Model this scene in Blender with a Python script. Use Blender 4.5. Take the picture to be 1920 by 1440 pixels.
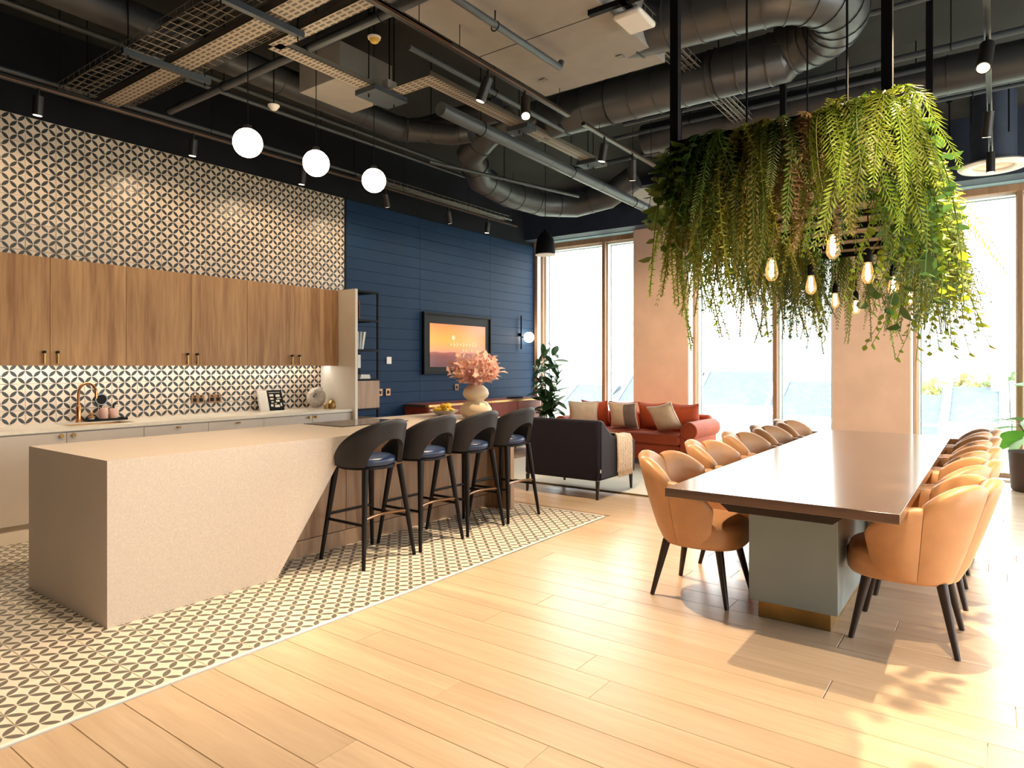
import bpy, math, random
from math import sin, cos, pi, radians, sqrt, exp, atan2
from mathutils import Vector, Matrix

random.seed(7)
for o in list(bpy.data.objects): bpy.data.objects.remove(o)
SC = bpy.context.scene
COL = SC.collection

# ------------------------------------------------------------------ camera, world, exposure
cam_d = bpy.data.cameras.new('camera'); cam = bpy.data.objects.new('camera', cam_d); COL.objects.link(cam)
cam.location = (0, 0, 1.43); cam.rotation_euler = (pi/2, 0, radians(36.186-90))
cam_d.sensor_width = 36; cam_d.lens = 1244/1920*36; cam_d.shift_y = -33/1920
cam_d.clip_end = 600
SC.camera = cam
SC.view_settings.view_transform = 'Standard'; SC.view_settings.look = 'None'
SC.view_settings.gamma = 1; SC.view_settings.exposure = 0.12
SC.view_settings.use_curve_mapping = False
SC.cycles.max_bounces = 7; SC.cycles.diffuse_bounces = 4; SC.cycles.glossy_bounces = 3
SC.cycles.transparent_max_bounces = 8; SC.cycles.caustics_reflective = False; SC.cycles.caustics_refractive = False
SC.cycles.sample_clamp_indirect = 6; SC.cycles.use_adaptive_sampling = True; SC.cycles.adaptive_threshold = 0.03
SKY = 10.0
W = bpy.data.worlds.new('world'); SC.world = W; W.use_nodes = True
nt = W.node_tree; nt.nodes.clear()
_o = nt.nodes.new('ShaderNodeOutputWorld'); _b = nt.nodes.new('ShaderNodeBackground')
_c = nt.nodes.new('ShaderNodeTexCoord'); _s = nt.nodes.new('ShaderNodeSeparateXYZ'); _r = nt.nodes.new('ShaderNodeValToRGB')
nt.links.new(_c.outputs['Generated'], _s.inputs[0]); nt.links.new(_s.outputs['Z'], _r.inputs[0])
_r.color_ramp.elements[0].color = (1, .99, .97, 1); _r.color_ramp.elements[1].color = (.86, .93, 1, 1)
nt.links.new(_r.outputs[0], _b.inputs[0]); _b.inputs[1].default_value = SKY
nt.links.new(_b.outputs[0], _o.inputs[0])
WARM = (1, .66, .34); WARM2 = (1, .75, .48)

# ------------------------------------------------------------------ node helpers / materials
def N(t, kind, **kw):
    n = t.nodes.new(kind)
    for k, v in kw.items(): setattr(n, k, v)
    return n
def newmat(name):
    m = bpy.data.materials.new(name); m.use_nodes = True; t = m.node_tree
    return m, t, t.nodes['Principled BSDF']
def math_(t, op, a, b=None, c=None):
    n = N(t, 'ShaderNodeMath', operation=op)
    for i, v in enumerate((a, b, c)):
        if v is None: continue
        if isinstance(v, (int, float)): n.inputs[i].default_value = v
        else: t.links.new(v, n.inputs[i])
    return n.outputs[0]
def c4(c): return (c[0], c[1], c[2], 1)
def bump(t, p, h, strength=.2, dist=.01):
    b = N(t, 'ShaderNodeBump'); b.inputs['Strength'].default_value = strength; b.inputs['Distance'].default_value = dist
    t.links.new(h, b.inputs['Height']); t.links.new(b.outputs[0], p.inputs['Normal'])
def mat(name, col, rough=.5, metal=0, var=.12, scale=6., bmp=0., coat=0., sheen=0., rnd=0., spec=.5, emis=None, es=0, detail=4):
    m, t, p = newmat(name)
    tc = N(t, 'ShaderNodeTexCoord'); no = N(t, 'ShaderNodeTexNoise'); no.inputs['Scale'].default_value = scale; no.inputs['Detail'].default_value = detail
    t.links.new(tc.outputs['Object'], no.inputs['Vector'])
    r = N(t, 'ShaderNodeValToRGB'); r.color_ramp.elements[0].position = .3; r.color_ramp.elements[1].position = .7
    r.color_ramp.elements[0].color = c4([x*(1-var) for x in col]); r.color_ramp.elements[1].color = c4([min(1, x*(1+var)) for x in col])
    t.links.new(no.outputs[0], r.inputs[0]); out = r.outputs[0]
    if rnd:
        oi = N(t, 'ShaderNodeObjectInfo'); h = N(t, 'ShaderNodeHueSaturation'); h.inputs['Saturation'].default_value = 1
        t.links.new(math_(t, 'MULTIPLY_ADD', oi.outputs['Random'], 2*rnd, 1-rnd), h.inputs['Value'])
        t.links.new(out, h.inputs['Color']); out = h.outputs[0]
    t.links.new(out, p.inputs['Base Color'])
    p.inputs['Roughness'].default_value = rough; p.inputs['Metallic'].default_value = metal
    p.inputs['Coat Weight'].default_value = coat; p.inputs['Sheen Weight'].default_value = sheen
    p.inputs['Specular IOR Level'].default_value = spec
    if bmp: bump(t, p, no.outputs[0], bmp, .01)
    if emis: p.inputs['Emission Color'].default_value = c4(emis); p.inputs['Emission Strength'].default_value = es
    return m
def wood(name, c1, c2, axis=2, rough=.45, scale=1., rnd=.08, coat=0., knots=True):
    m, t, p = newmat(name)
    tc = N(t, 'ShaderNodeTexCoord'); oi = N(t, 'ShaderNodeObjectInfo')
    mp = N(t, 'ShaderNodeMapping'); s = [14*scale]*3; s[axis] = .9*scale; mp.inputs['Scale'].default_value = s
    cb = N(t, 'ShaderNodeCombineXYZ')
    for i in range(3): t.links.new(math_(t, 'MULTIPLY', oi.outputs['Random'], 17.3+5*i), cb.inputs[i])
    t.links.new(cb.outputs[0], mp.inputs['Location']); t.links.new(tc.outputs['Object'], mp.inputs['Vector'])
    n1 = N(t, 'ShaderNodeTexNoise'); n1.inputs['Scale'].default_value = .55; n1.inputs['Detail'].default_value = 5; n1.inputs['Distortion'].default_value = 1.2
    n2 = N(t, 'ShaderNodeTexNoise'); n2.inputs['Scale'].default_value = 4; n2.inputs['Detail'].default_value = 6
    t.links.new(mp.outputs[0], n1.inputs['Vector']); t.links.new(mp.outputs[0], n2.inputs['Vector'])
    f = math_(t, 'ADD', math_(t, 'MULTIPLY', n1.outputs[0], .62), math_(t, 'MULTIPLY', n2.outputs[0], .38))
    r = N(t, 'ShaderNodeValToRGB'); r.color_ramp.elements[0].position = .36; r.color_ramp.elements[1].position = .62
    r.color_ramp.elements[0].color = c4(c1); r.color_ramp.elements[1].color = c4(c2)
    t.links.new(f, r.inputs[0])
    h = N(t, 'ShaderNodeHueSaturation'); t.links.new(math_(t, 'MULTIPLY_ADD', oi.outputs['Random'], 2*rnd, 1-rnd), h.inputs['Value'])
    t.links.new(r.outputs[0], h.inputs['Color']); t.links.new(h.outputs[0], p.inputs['Base Color'])
    p.inputs['Roughness'].default_value = rough; p.inputs['Coat Weight'].default_value = coat; p.inputs['Coat Roughness'].default_value = .13
    bump(t, p, f, .08, .005)
    return m
def emit(name, col, s):
    m = bpy.data.materials.new(name); m.use_nodes = True; t = m.node_tree; t.nodes.clear()
    o = N(t, 'ShaderNodeOutputMaterial'); e = N(t, 'ShaderNodeEmission'); e.inputs[0].default_value = c4(col); e.inputs[1].default_value = s
    t.links.new(e.outputs[0], o.inputs[0]); return m
def glassy(name, col=(1, 1, 1), fac=.06, rough=.0, em=None, es=0):
    m = bpy.data.materials.new(name); m.use_nodes = True; t = m.node_tree; t.nodes.clear()
    o = N(t, 'ShaderNodeOutputMaterial'); a = N(t, 'ShaderNodeBsdfTransparent'); g = N(t, 'ShaderNodeBsdfGlossy'); x = N(t, 'ShaderNodeMixShader')
    a.inputs[0].default_value = c4(col); g.inputs['Roughness'].default_value = rough; x.inputs[0].default_value = fac
    t.links.new(a.outputs[0], x.inputs[1]); t.links.new(g.outputs[0], x.inputs[2]); out = x.outputs[0]
    if em:
        e = N(t, 'ShaderNodeEmission'); e.inputs[0].default_value = c4(em); e.inputs[1].default_value = es
        ad = N(t, 'ShaderNodeAddShader'); t.links.new(out, ad.inputs[0]); t.links.new(e.outputs[0], ad.inputs[1]); out = ad.outputs[0]
    t.links.new(out, o.inputs[0]); return m
def leafmat(name, col, tr=.4, rnd=.35, rough=.5):
    m, t, p = newmat(name)
    oi = N(t, 'ShaderNodeObjectInfo'); h = N(t, 'ShaderNodeHueSaturation'); h.inputs['Color'].default_value = c4(col)
    tc = N(t, 'ShaderNodeTexCoord'); no = N(t, 'ShaderNodeTexNoise'); no.inputs['Scale'].default_value = 9
    t.links.new(tc.outputs['Object'], no.inputs['Vector'])
    v = math_(t, 'ADD', math_(t, 'MULTIPLY_ADD', oi.outputs['Random'], 2*rnd, .7-rnd), math_(t, 'MULTIPLY', no.outputs[0], .6))
    t.links.new(v, h.inputs['Value'])
    t.links.new(math_(t, 'MULTIPLY_ADD', oi.outputs['Random'], .05, .475), h.inputs['Hue'])
    t.links.new(h.outputs[0], p.inputs['Base Color']); p.inputs['Roughness'].default_value = rough
    tl = N(t, 'ShaderNodeBsdfTranslucent'); t.links.new(h.outputs[0], tl.inputs[0])
    x = N(t, 'ShaderNodeMixShader'); x.inputs[0].default_value = tr
    t.links.new(p.outputs[0], x.inputs[1]); t.links.new(tl.outputs[0], x.inputs[2])
    t.links.new(x.outputs[0], t.nodes['Material Output'].inputs[0]); return m
def tilemat(name, light, dark, pitch, rough=.35):
    m, t, p = newmat(name)
    tc = N(t, 'ShaderNodeTexCoord'); s = N(t, 'ShaderNodeSeparateXYZ'); t.links.new(tc.outputs['Object'], s.inputs[0])
    a = math_(t, 'MULTIPLY', math_(t, 'ADD', s.outputs[0], s.outputs[1]), 1/pitch)
    b = math_(t, 'MULTIPLY', math_(t, 'SUBTRACT', s.outputs[0], s.outputs[1]), 1/pitch)
    def dist_node(x): return math_(t, 'ABSOLUTE', math_(t, 'SUBTRACT', x, math_(t, 'ROUND', x)))
    def dist_mid(x): return math_(t, 'SUBTRACT', math_(t, 'FRACT', x), .5)
    w = .175; hl = .465; c = (hl*hl-w*w)/(2*w); R = w+c
    def lens(u, v):
        vv = math_(t, 'ADD', v, c)
        return math_(t, 'SUBTRACT', math_(t, 'SQRT', math_(t, 'ADD', math_(t, 'MULTIPLY', u, u), math_(t, 'MULTIPLY', vv, vv))), R)
    d = math_(t, 'MINIMUM', lens(dist_mid(a), dist_node(b)), lens(dist_mid(b), dist_node(a)))
    no = N(t, 'ShaderNodeTexNoise'); no.inputs['Scale'].default_value = 40; t.links.new(tc.outputs['Object'], no.inputs['Vector'])
    d2 = math_(t, 'MULTIPLY_ADD', d, -30, .5)
    r = N(t, 'ShaderNodeValToRGB'); r.color_ramp.elements[0].position = .2; r.color_ramp.elements[1].position = .8
    r.color_ramp.elements[0].color = c4(light); r.color_ramp.elements[1].color = c4(dark)
    t.links.new(d2, r.inputs[0])
    h = N(t, 'ShaderNodeHueSaturation'); oi = N(t, 'ShaderNodeObjectInfo')
    t.links.new(math_(t, 'ADD', math_(t, 'MULTIPLY_ADD', oi.outputs['Random'], .1, .85), math_(t, 'MULTIPLY', no.outputs[0], .2)), h.inputs['Value'])
    t.links.new(r.outputs[0], h.inputs['Color']); t.links.new(h.outputs[0], p.inputs['Base Color']); p.inputs['Roughness'].default_value = rough
    return m
def perfmat(name, col):
    m, t, p = newmat(name)
    tc = N(t, 'ShaderNodeTexCoord'); s = N(t, 'ShaderNodeSeparateXYZ'); t.links.new(tc.outputs['Object'], s.inputs[0])
    def st(o, f, lim): return math_(t, 'LESS_THAN', math_(t, 'FRACT', math_(t, 'MULTIPLY', o, f)), lim)
    k = math_(t, 'MULTIPLY', st(s.outputs[0], 28, .55), st(s.outputs[1], 14, .7))
    mx = N(t, 'ShaderNodeMix', data_type='RGBA'); mx.inputs[6].default_value = c4(col); mx.inputs[7].default_value = (.03, .028, .025, 1)
    t.links.new(math_(t, 'MULTIPLY', k, .8), mx.inputs[0]); t.links.new(mx.outputs[2], p.inputs['Base Color'])
    p.inputs['Roughness'].default_value = .5; p.inputs['Metallic'].default_value = .2; return m

MT = dict(
 oak=wood('oak_plank', (.555, .40, .265), (.675, .51, .355), 1, .29, 1, .06),
 cabinet=wood('cabinet_oak', (.31, .145, .055), (.56, .315, .14), 2, .6, .9, .04),
 panelwood=wood('grey_oak', (.26, .155, .095), (.42, .27, .17), 2, .55, .9, .04),
 walnut=wood('dark_walnut', (.060, .030, .019), (.115, .060, .038), 1, .22, 1, .02, 1.0),
 darkwood=wood('dark_leg_wood', (.012, .006, .004), (.030, .014, .009), 2, .45, 1, .1),
 framewood=wood('window_wood', (.27, .145, .075), (.40, .235, .13), 2, .5, 1, .05),
 palewood=wood('pale_slat', (.52, .40, .32), (.66, .53, .43), 1, .6, 1, .05),
 tile=tilemat('patterned_wall_tile', (.70, .575, .45), (.018, .019, .017), .2365/2, .35),
 ftile=tilemat('patterned_floor_tile', (.76, .69, .58), (.155, .135, .11), .2450/2, .45),
 grout=mat('grout', (.55, .5, .43), .9),
 blue=mat('navy_board', (.0052, .025, .068), .6, 0, .10, 3, 0, 0, 0, 0, .18),
 black_wall=mat('black_paint', (.009, .010, .014), .8, 0, .15, 2, 0, 0, 0, 0, .2),
 ceil=mat('ceiling_paint', (.034, .035, .033), .85, 0, .15, 1.5, 0, 0, 0, 0, .2),
 navybeam=mat('navy_beam', (.022, .032, .055), .6),
 plaster=mat('pink_plaster', (.74, .51, .375), .8, 0, .07, 2.5, .05),
 white=mat('white_paint', (.82, .80, .77), .6, 0, .03),
 cream=mat('cream_laminate', (.74, .66, .56), .45, 0, .03),
 greylam=mat('warm_grey_laminate', (.56, .49, .43), .4, 0, .03),
 stone=mat('beige_terrazzo', (.60, .51, .43), .45, 0, .10, 130, 0, 0, 0, 0, .5, None, 0, 8),
 worktop=mat('pale_worktop', (.78, .70, .58), .3, 0, .05, 30),
 alu=mat('grey_aluminium', (.30, .33, .36), .4, .6, .05), paleframe=mat('pale_frame', (.72, .76, .72), .5, 0, .03),
 headlin=mat('blue_grey_lining', (.17, .25, .27), .6), glass=glassy('window_glass', (.97, .99, .98), .05),
 black=mat('black_metal', (.006, .006, .007), .55, 0, .1, 6, 0, 0, 0, 0, .12), blackplastic=mat('black_plastic', (.009, .009, .009), .5, 0, .1, 6, 0, 0, 0, 0, .12),
 copper=mat('copper', (.55, .24, .10), .25, 1, .08), brass=mat('brass', (.62, .40, .16), .28, 1, .08),
 bronze=mat('bronze', (.24, .13, .07), .3, 1, .1), oldbrass=mat('aged_brass', (.42, .26, .09), .38, .9, .25, 5),
 leather=mat('tan_leather', (.56, .295, .14), .42, 0, .06, 12, .03),
 stoolback=mat('charcoal_leather', (.021, .019, .021), .5, 0, .15, 8, .05, 0, 0, 0, .3), navyseat=mat('navy_leather', (.020, .038, .095), .35, 0, .1),
 stoolleg=mat('black_stained_wood', (.008, .0055, .005), .45, 0, .2, 6, 0, 0, 0, 0, .2),
 pedestal=mat('sage_grey_lacquer', (.235, .285, .285), .38, 0, .03),
 rust=mat('rust_velvet', (.40, .060, .012), .75, 0, .12, 5, .05, 0, .05), navyv=mat('aubergine_velvet', (.009, .006, .014), .8, 0, .15, 4, .03, 0, .15, 0, .2),
 pillow=mat('cream_cushion', (.78, .58, .40), .85, 0, .08, 10, .1), pillowbrown=mat('taupe_cushion', (.20, .14, .11), .85, 0, .1, 10),
 knit=mat('knitted_cream', (.74, .56, .40), .95, 0, .18, 40, .6), rug=mat('pale_rug', (.74, .66, .52), .95, 0, .08, 60, .3), rugedge=mat('rug_binding', (.20, .13, .05), .9),
 red=mat('oxblood_lacquer', (.21, .032, .013), .6, 0, .06), vase=mat('buff_ceramic', (.74, .56, .36), .5, 0, .04),
 lemon=mat('lemon_peel', (.80, .50, .02), .45, 0, .12, 20, .1, 0, 0, .1), bowlm=mat('pale_bowl', (.78, .68, .55), .5),
 petal=leafmat('dried_petal', (.90, .56, .44), .3, .25, .8),
 pot=mat('brown_pot', (.075, .045, .035), .6), potw=mat('pale_pot', (.55, .45, .38), .6), soil=mat('soil', (.03, .02, .012), .95),
 ficus=leafmat('rubber_leaf', (.035, .085, .030), .12, .3, .25), bop=leafmat('paddle_leaf', (.085, .26, .03), .3, .25, .35),
 stem=mat('plant_stem', (.15, .12, .05), .7),
 fern1=leafmat('bright_fern', (.27, .33, .03), .4, .45), fern2=leafmat('deep_fern', (.10, .17, .02), .35), fern3=leafmat('olive_fern', (.24, .23, .03), .4),
 dry=leafmat('dried_grass', (.30, .21, .09), .3), ivy=leafmat('ivy_leaf', (.075, .16, .04), .2, .35, .35),
 duct=mat('spiral_duct', (.050, .052, .056), .42, .4, .1, 3), ductlit=mat('lit_duct', (.075, .080, .086), .38, .5, .12, 3),  # ductlit: duct metal in a lighter copy, lit look put into the colour
 pipe=mat('grey_pipe', (.075, .085, .095), .4, .3, .08), tray=perfmat('perforated_steel', (.42, .36, .28)), strut=mat('painted_strut', (.05, .065, .08), .5, .2),
 wire=mat('tray_wire', (.20, .18, .15), .45, .5), cable=mat('grey_cable', (.10, .09, .08), .6, 0, .3),
 raft=mat('acoustic_raft', (.29, .27, .25), .8, 0, .06), raftd=mat('dark_raft', (.085, .085, .085), .8), trackm=mat('track_black', (.02, .018, .017), .4, .2), trackc=mat('track_highlight', (.35, .2, .13), .35, .8),
 globe=emit('opal_globe_lit', (1, .80, .52), 16), sconce=emit('sconce_globe_lit', (1, .84, .6), 26), filament=emit('filament', (1, .74, .40), 42), led=emit('led_strip', (1, .94, .82), 62),
 lamp=emit('lamp_face', (1, .80, .55), 30), lampdim=emit('lamp_face_dim', (1, .82, .58), 6),
 bulbglass=glassy('amber_bulb_glass', (1, .93, .80), .10, .02, (1, .55, .16), .35),
 plastic=mat('white_plastic', (.80, .74, .66), .4, 0, .03), paper=mat('paper', (.80, .77, .70), .8, 0, .04), cover=mat('grey_book_cover', (.40, .43, .46), .6),
 pinkcer=mat('pink_ceramic', (.72, .45, .36), .5), stonev=mat('speckled_stone', (.62, .54, .45), .8, 0, .25, 30, .2), redp=mat('red_plastic', (.5, .02, .02), .4),
 yellowb=mat('amber_detector', (.65, .42, .05), .4), brushw=mat('brush_wood', (.40, .20, .08), .5),
 hob=mat('black_glass', (.015, .015, .017), .06, 0, .02), sinkm=mat('copper_sink', (.45, .28, .14), .35, .9),
 ground=mat('outside_ground', (.30, .33, .24), .9, 0, .3, .15), slate=mat('blue_slate', (.075, .098, .125), .8, 0, .15, 2), render=mat('pale_render', (.62, .62, .60), .9), brickp=mat('pale_brick', (.42, .38, .34), .9),
 towerm=mat('tower_concrete', (.56, .55, .53), .9, 0, .03), towerb=mat('tower_brick_band', (.50, .43, .39), .9, 0, .03), winb=mat('far_window', (.16, .21, .24), .3), tree1=leafmat('autumn_tree', (.34, .31, .13), .2, .15), tree2=leafmat('green_tree', (.20, .27, .13), .2, .15),  # tower colours kept pale: haze and glare put into the colour
)

# ------------------------------------------------------------------ mesh helpers
class B:
    """collects geometry in world coordinates; obj() links it as one mesh object"""
    def __init__(s): s.v = []; s.f = []
    def add(s, v, f):
        k = len(s.v); s.v += [tuple(x) for x in v]; s.f += [tuple(i+k for i in q) for q in f]; return s
    def box(s, x0, x1, y0, y1, z0, z1):
        return s.add([(x0,y0,z0),(x1,y0,z0),(x1,y1,z0),(x0,y1,z0),(x0,y0,z1),(x1,y0,z1),(x1,y1,z1),(x0,y1,z1)],
                     [(0,3,2,1),(4,5,6,7),(0,1,5,4),(1,2,6,5),(2,3,7,6),(3,0,4,7)])
    def tube(s, pts, r, n=8, cap=True):
        pts = [Vector(p) for p in pts]; m = len(pts)
        if isinstance(r, (int, float)): r = [r]*m
        V = []; F = []; up = None
        for i, p in enumerate(pts):
            t = (pts[min(i+1, m-1)]-pts[max(i-1, 0)]).normalized()
            if up is None:
                up = Vector((0,0,1)) if abs(t.z) < .9 else Vector((1,0,0))
            a = t.cross(up)
            if a.length < 1e-4: a = t.orthogonal()
            a.normalize(); b = a.cross(t).normalized(); up = b
            for k in range(n):
                q = 2*pi*k/n; V.append(p+(a*cos(q)+b*sin(q))*r[i])
        for i in range(m-1):
            for k in range(n):
                k2 = (k+1) % n; F.append((i*n+k, i*n+k2, (i+1)*n+k2, (i+1)*n+k))
        if cap: F.append(tuple(range(n-1, -1, -1))); F.append(tuple((m-1)*n+k for k in range(n)))
        return s.add(V, F)
    def cyl(s, p0, p1, r0, r1=None, n=12): return s.tube([p0, p1], [r0, r0 if r1 is None else r1], n)
    def lathe(s, prof, c=(0,0,0), n=24, sx=1, sy=1):
        V = []; F = []; m = len(prof)
        for r, z in prof:
            for k in range(n): q = 2*pi*k/n; V.append((c[0]+r*sx*cos(q), c[1]+r*sy*sin(q), c[2]+z))
        for i in range(m-1):
            for k in range(n): k2 = (k+1) % n; F.append((i*n+k, i*n+k2, (i+1)*n+k2, (i+1)*n+k))
        if prof[0][0] > 1e-5: F.append(tuple(range(n-1, -1, -1)))
        if prof[-1][0] > 1e-5: F.append(tuple((m-1)*n+k for k in range(n)))
        return s.add(V, F)
    def sph(s, c, r, n=16, m=10, sx=1, sy=1, sz=1):
        return s.lathe([(max(1e-5, r*sin(pi*i/m)), -r*cos(pi*i/m)*sz) for i in range(m+1)], c, n, sx, sy)
    def prism(s, poly, axis, a0, a1):
        n = len(poly)
        def P(q, a): return {0: (a, q[0], q[1]), 1: (q[0], a, q[1]), 2: (q[0], q[1], a)}[axis]
        V = [P(q, a0) for q in poly]+[P(q, a1) for q in poly]
        F = [tuple(range(n)), tuple(range(2*n-1, n-1, -1))]+[(i, i+n, (i+1) % n+n, (i+1) % n) for i in range(n)]
        return s.add(V, F)
    def ring(s, rows, close=False, caps=True):
        """rows: list of closed loops of equal size"""
        n = len(rows[0]); V = [p for r in rows for p in r]; F = []; m = len(rows)
        for i in range(m if close else m-1):
            j = (i+1) % m
            for k in range(n): k2 = (k+1) % n; F.append((i*n+k, i*n+k2, j*n+k2, j*n+k))
        if caps and not close: F.append(tuple(range(n-1, -1, -1))); F.append(tuple((m-1)*n+k for k in range(n)))
        return s.add(V, F)
    def pillow(s, c, w, h, th, M3=None, n=10, pw=.42):
        V = []; F = []; M3 = M3 or Matrix.Identity(3)
        for side in (1, -1):
            for i in range(n+1):
                for j in range(n+1):
                    x = 2*i/n-1; y = 2*j/n-1
                    e = max(0, (1-x*x)*(1-y*y))**pw
                    pin = 1-.11*((1-x*x)*y*y+(1-y*y)*x*x)
                    V.append(Vector(c)+M3 @ Vector((x*w/2*pin, side*th/2*e, y*h/2*pin)))
        k = (n+1)**2
        for i in range(n):
            for j in range(n):
                a = i*(n+1)+j; q = (a, a+1, a+n+2, a+n+1)
                F.append(q if True else q); F.append(tuple(k+x for x in reversed(q)))
        return s.add(V, F)
OFF = {}
def wpos(o):
    p = Vector((0,0,0))
    while o: p += o.location; o = o.parent
    return p
def mesh_of(b, name, m, angle=38, recalc=False):
    me = bpy.data.meshes.new(name); me.from_pydata(b.v, [], b.f); me.update()
    if recalc:
        import bmesh
        bm = bmesh.new(); bm.from_mesh(me); bmesh.ops.remove_doubles(bm, verts=bm.verts, dist=1e-5); bmesh.ops.recalc_face_normals(bm, faces=bm.faces); bm.to_mesh(me); bm.free()
    me.polygons.foreach_set('use_smooth', [True]*len(me.polygons)); me.set_sharp_from_angle(angle=radians(angle))
    me.materials.append(MT[m] if isinstance(m, str) else m); return me
def obj(name, b, m, parent=None, bevel=0, angle=38, recalc=False, subs=0, center=False):
    if parent is not None:
        off = wpos(parent); b.v = [(v[0]-off.x, v[1]-off.y, v[2]-off.z) for v in b.v]
    elif center and b.v:
        cs = [sum(v[i] for v in b.v)/len(b.v) for i in range(3)]; zs = min(v[2] for v in b.v)
        b.v = [(v[0]-cs[0], v[1]-cs[1], v[2]-zs) for v in b.v]
    o = bpy.data.objects.new(name, mesh_of(b, name, m, angle, recalc)); COL.objects.link(o)
    if parent is not None: o.parent = parent
    elif center: o.location = (cs[0], cs[1], zs)
    if bevel:
        d = o.modifiers.new('bevel', 'BEVEL'); d.width = bevel; d.segments = 2; d.limit_method = 'ANGLE'; d.angle_limit = radians(40)
    if subs:
        d = o.modifiers.new('subsurf', 'SUBSURF'); d.levels = subs; d.render_levels = subs
    return o
def tag(o, label, cat, group=None, kind=None):
    if label: o['label'] = label
    if cat: o['category'] = cat
    if group: o['group'] = group
    if kind: o['kind'] = kind
    return o
def thing(name, label, cat, loc=(0,0,0), rz=0, group=None):
    o = bpy.data.objects.new(name, None); COL.objects.link(o); o.location = loc; o.rotation_euler = (0, 0, rz); o.empty_display_size = .1
    return tag(o, label, cat, group)
def one(name, b, m, label, cat, group=None, **k):
    return tag(obj(name, b, m, center=True, **k), label, cat, group)
def struct(name, b, m, parent=None, label=None, **k):
    o = obj(name, b, m, parent, **k)
    if parent is None: o['kind'] = 'structure'
    if label: o['label'] = label
    return o
def sempty(name, loc, label=None):
    o = bpy.data.objects.new(name, None); COL.objects.link(o); o.location = loc; o['kind'] = 'structure'
    if label: o['label'] = label
    return o
def inst(name, me, parent, loc, rot=(0,0,0), scale=None):
    o = bpy.data.objects.new(name, me); COL.objects.link(o); o.parent = parent; o.location = loc; o.rotation_euler = rot
    if scale: o.scale = scale
    return o
def dup(root, loc, rz, label=None):
    def cp(o, par):
        c = o.copy(); COL.objects.link(c); c.parent = par
        for ch in o.children: cp(ch, c)
        return c
    r = cp(root, None); r.location = loc; r.rotation_euler = (0, 0, rz)
    if label: r['label'] = label
    return r
def spot(parent, loc, target, energy, size=60, blend=.5, col=WARM2, rad=.018):
    d = bpy.data.lights.new('spot_lamp', 'SPOT'); d.energy = energy; d.spot_size = radians(size); d.spot_blend = blend; d.color = col; d.shadow_soft_size = rad
    o = bpy.data.objects.new('spot_lamp', d); COL.objects.link(o); o.parent = parent
    off = wpos(parent) if parent else Vector((0,0,0)); o.location = Vector(loc)-off
    o.rotation_euler = (Vector(target)-Vector(loc)).to_track_quat('-Z', 'Y').to_euler(); return o

# ------------------------------------------------------------------ dimensions
XW = 10.19      # inner face of the window wall
YK = 6.93       # kitchen wall
ZT = 3.64       # top of the tiled wall
ZC = 4.50       # ceiling slab
# ================================================================== SETTING
floor = struct('floor', B().box(-4, XW+.4, -4.6, YK+.25, -.30, -.012), 'grout', None, 'pale oak plank floor with a patterned tiled kitchen area')
# oak planks, each its own piece
PW = .20
def plank_mesh(L):
    b = B(); e = .0015; g = .0012; w = PW/2-g; l = L/2-g
    b.add([(-w,-l,-.012),(w,-l,-.012),(w,l,-.012),(-w,l,-.012),(-w,-l,-e),(w,-l,-e),(w,l,-e),(-w,l,-e),(-w+e,-l+e,0),(w-e,-l+e,0),(w-e,l-e,0),(-w+e,l-e,0)],
          [(0,1,5,4),(1,2,6,5),(2,3,7,6),(3,0,4,7),(4,5,9,8),(5,6,10,9),(6,7,11,10),(7,4,8,11),(8,9,10,11)])
    return mesh_of(b, 'plank', 'oak', 20)
PM = {}
def plank(x, y0, y1):
    L = round(y1-y0, 2)
    if L < .03: return
    if L not in PM: PM[L] = plank_mesh(L)
    inst('plank', PM[L], floor, (x, (y0+y1)/2, 0))
x = -.3
while x < XW+.05:
    cx = x+PW/2; top = 3.0 if cx < 5.62 else 6.93
    y = -3.4+random.random()*.9*2; plank(cx, -3.9, y) if y > -3.8 else None
    while y < top-.05:
        y2 = min(y+2.3, top)
        if top-y2 < .25: y2 = top
        plank(cx, y, y2); y = y2
    x += PW
# floor tiles
TF = .245; TX1 = 5.62
tb = B(); e = .002; h = TF/2-.0012
tb.add([(-h,-h,-.012),(h,-h,-.012),(h,h,-.012),(-h,h,-.012),(-h,-h,-e),(h,-h,-e),(h,h,-e),(-h,h,-e),(-h+e,-h+e,0),(h-e,-h+e,0),(h-e,h-e,0),(-h+e,h-e,0)],
       [(0,1,5,4),(1,2,6,5),(2,3,7,6),(3,0,4,7),(4,5,9,8),(5,6,10,9),(6,7,11,10),(7,4,8,11),(8,9,10,11)])
TM = mesh_of(tb, 'tile', 'ftile', 20)
spots = []
for i in range(24):
    for j in range(14):
        tx = TX1-TF*(i+.5); ty = 3.035+TF*(j+.5)
        if tx < -.1 or ty > 6.42: continue
        if 1.75 < tx < 5.2 and 4.4 < ty < 4.9: continue           # under the island
        spots.append(((tx*.807+ty*.5906), tx, ty))
spots.sort()
vis = [s for s in spots if (s[1]*.5906-s[2]*.807)/s[0] > -.82]
rest = [s for s in spots if s not in vis]+vis[300:]
for _, tx, ty in vis[:300]: inst('tile', TM, floor, (tx, ty, 0))
if rest:
    rb = B()
    for _, tx, ty in rest:
        rb.add([(v[0]+tx-TX1+TF/2, v[1]+ty-3.035-TF/2, v[2]) for v in tb.v], tb.f)
    ro = bpy.data.objects.new('tile_field', mesh_of(rb, 'tile_field', 'ftile', 20)); COL.objects.link(ro); ro.parent = floor
    ro.location = (TX1-TF/2, 3.035+TF/2, 0); ro['kind'] = 'stuff'
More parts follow.
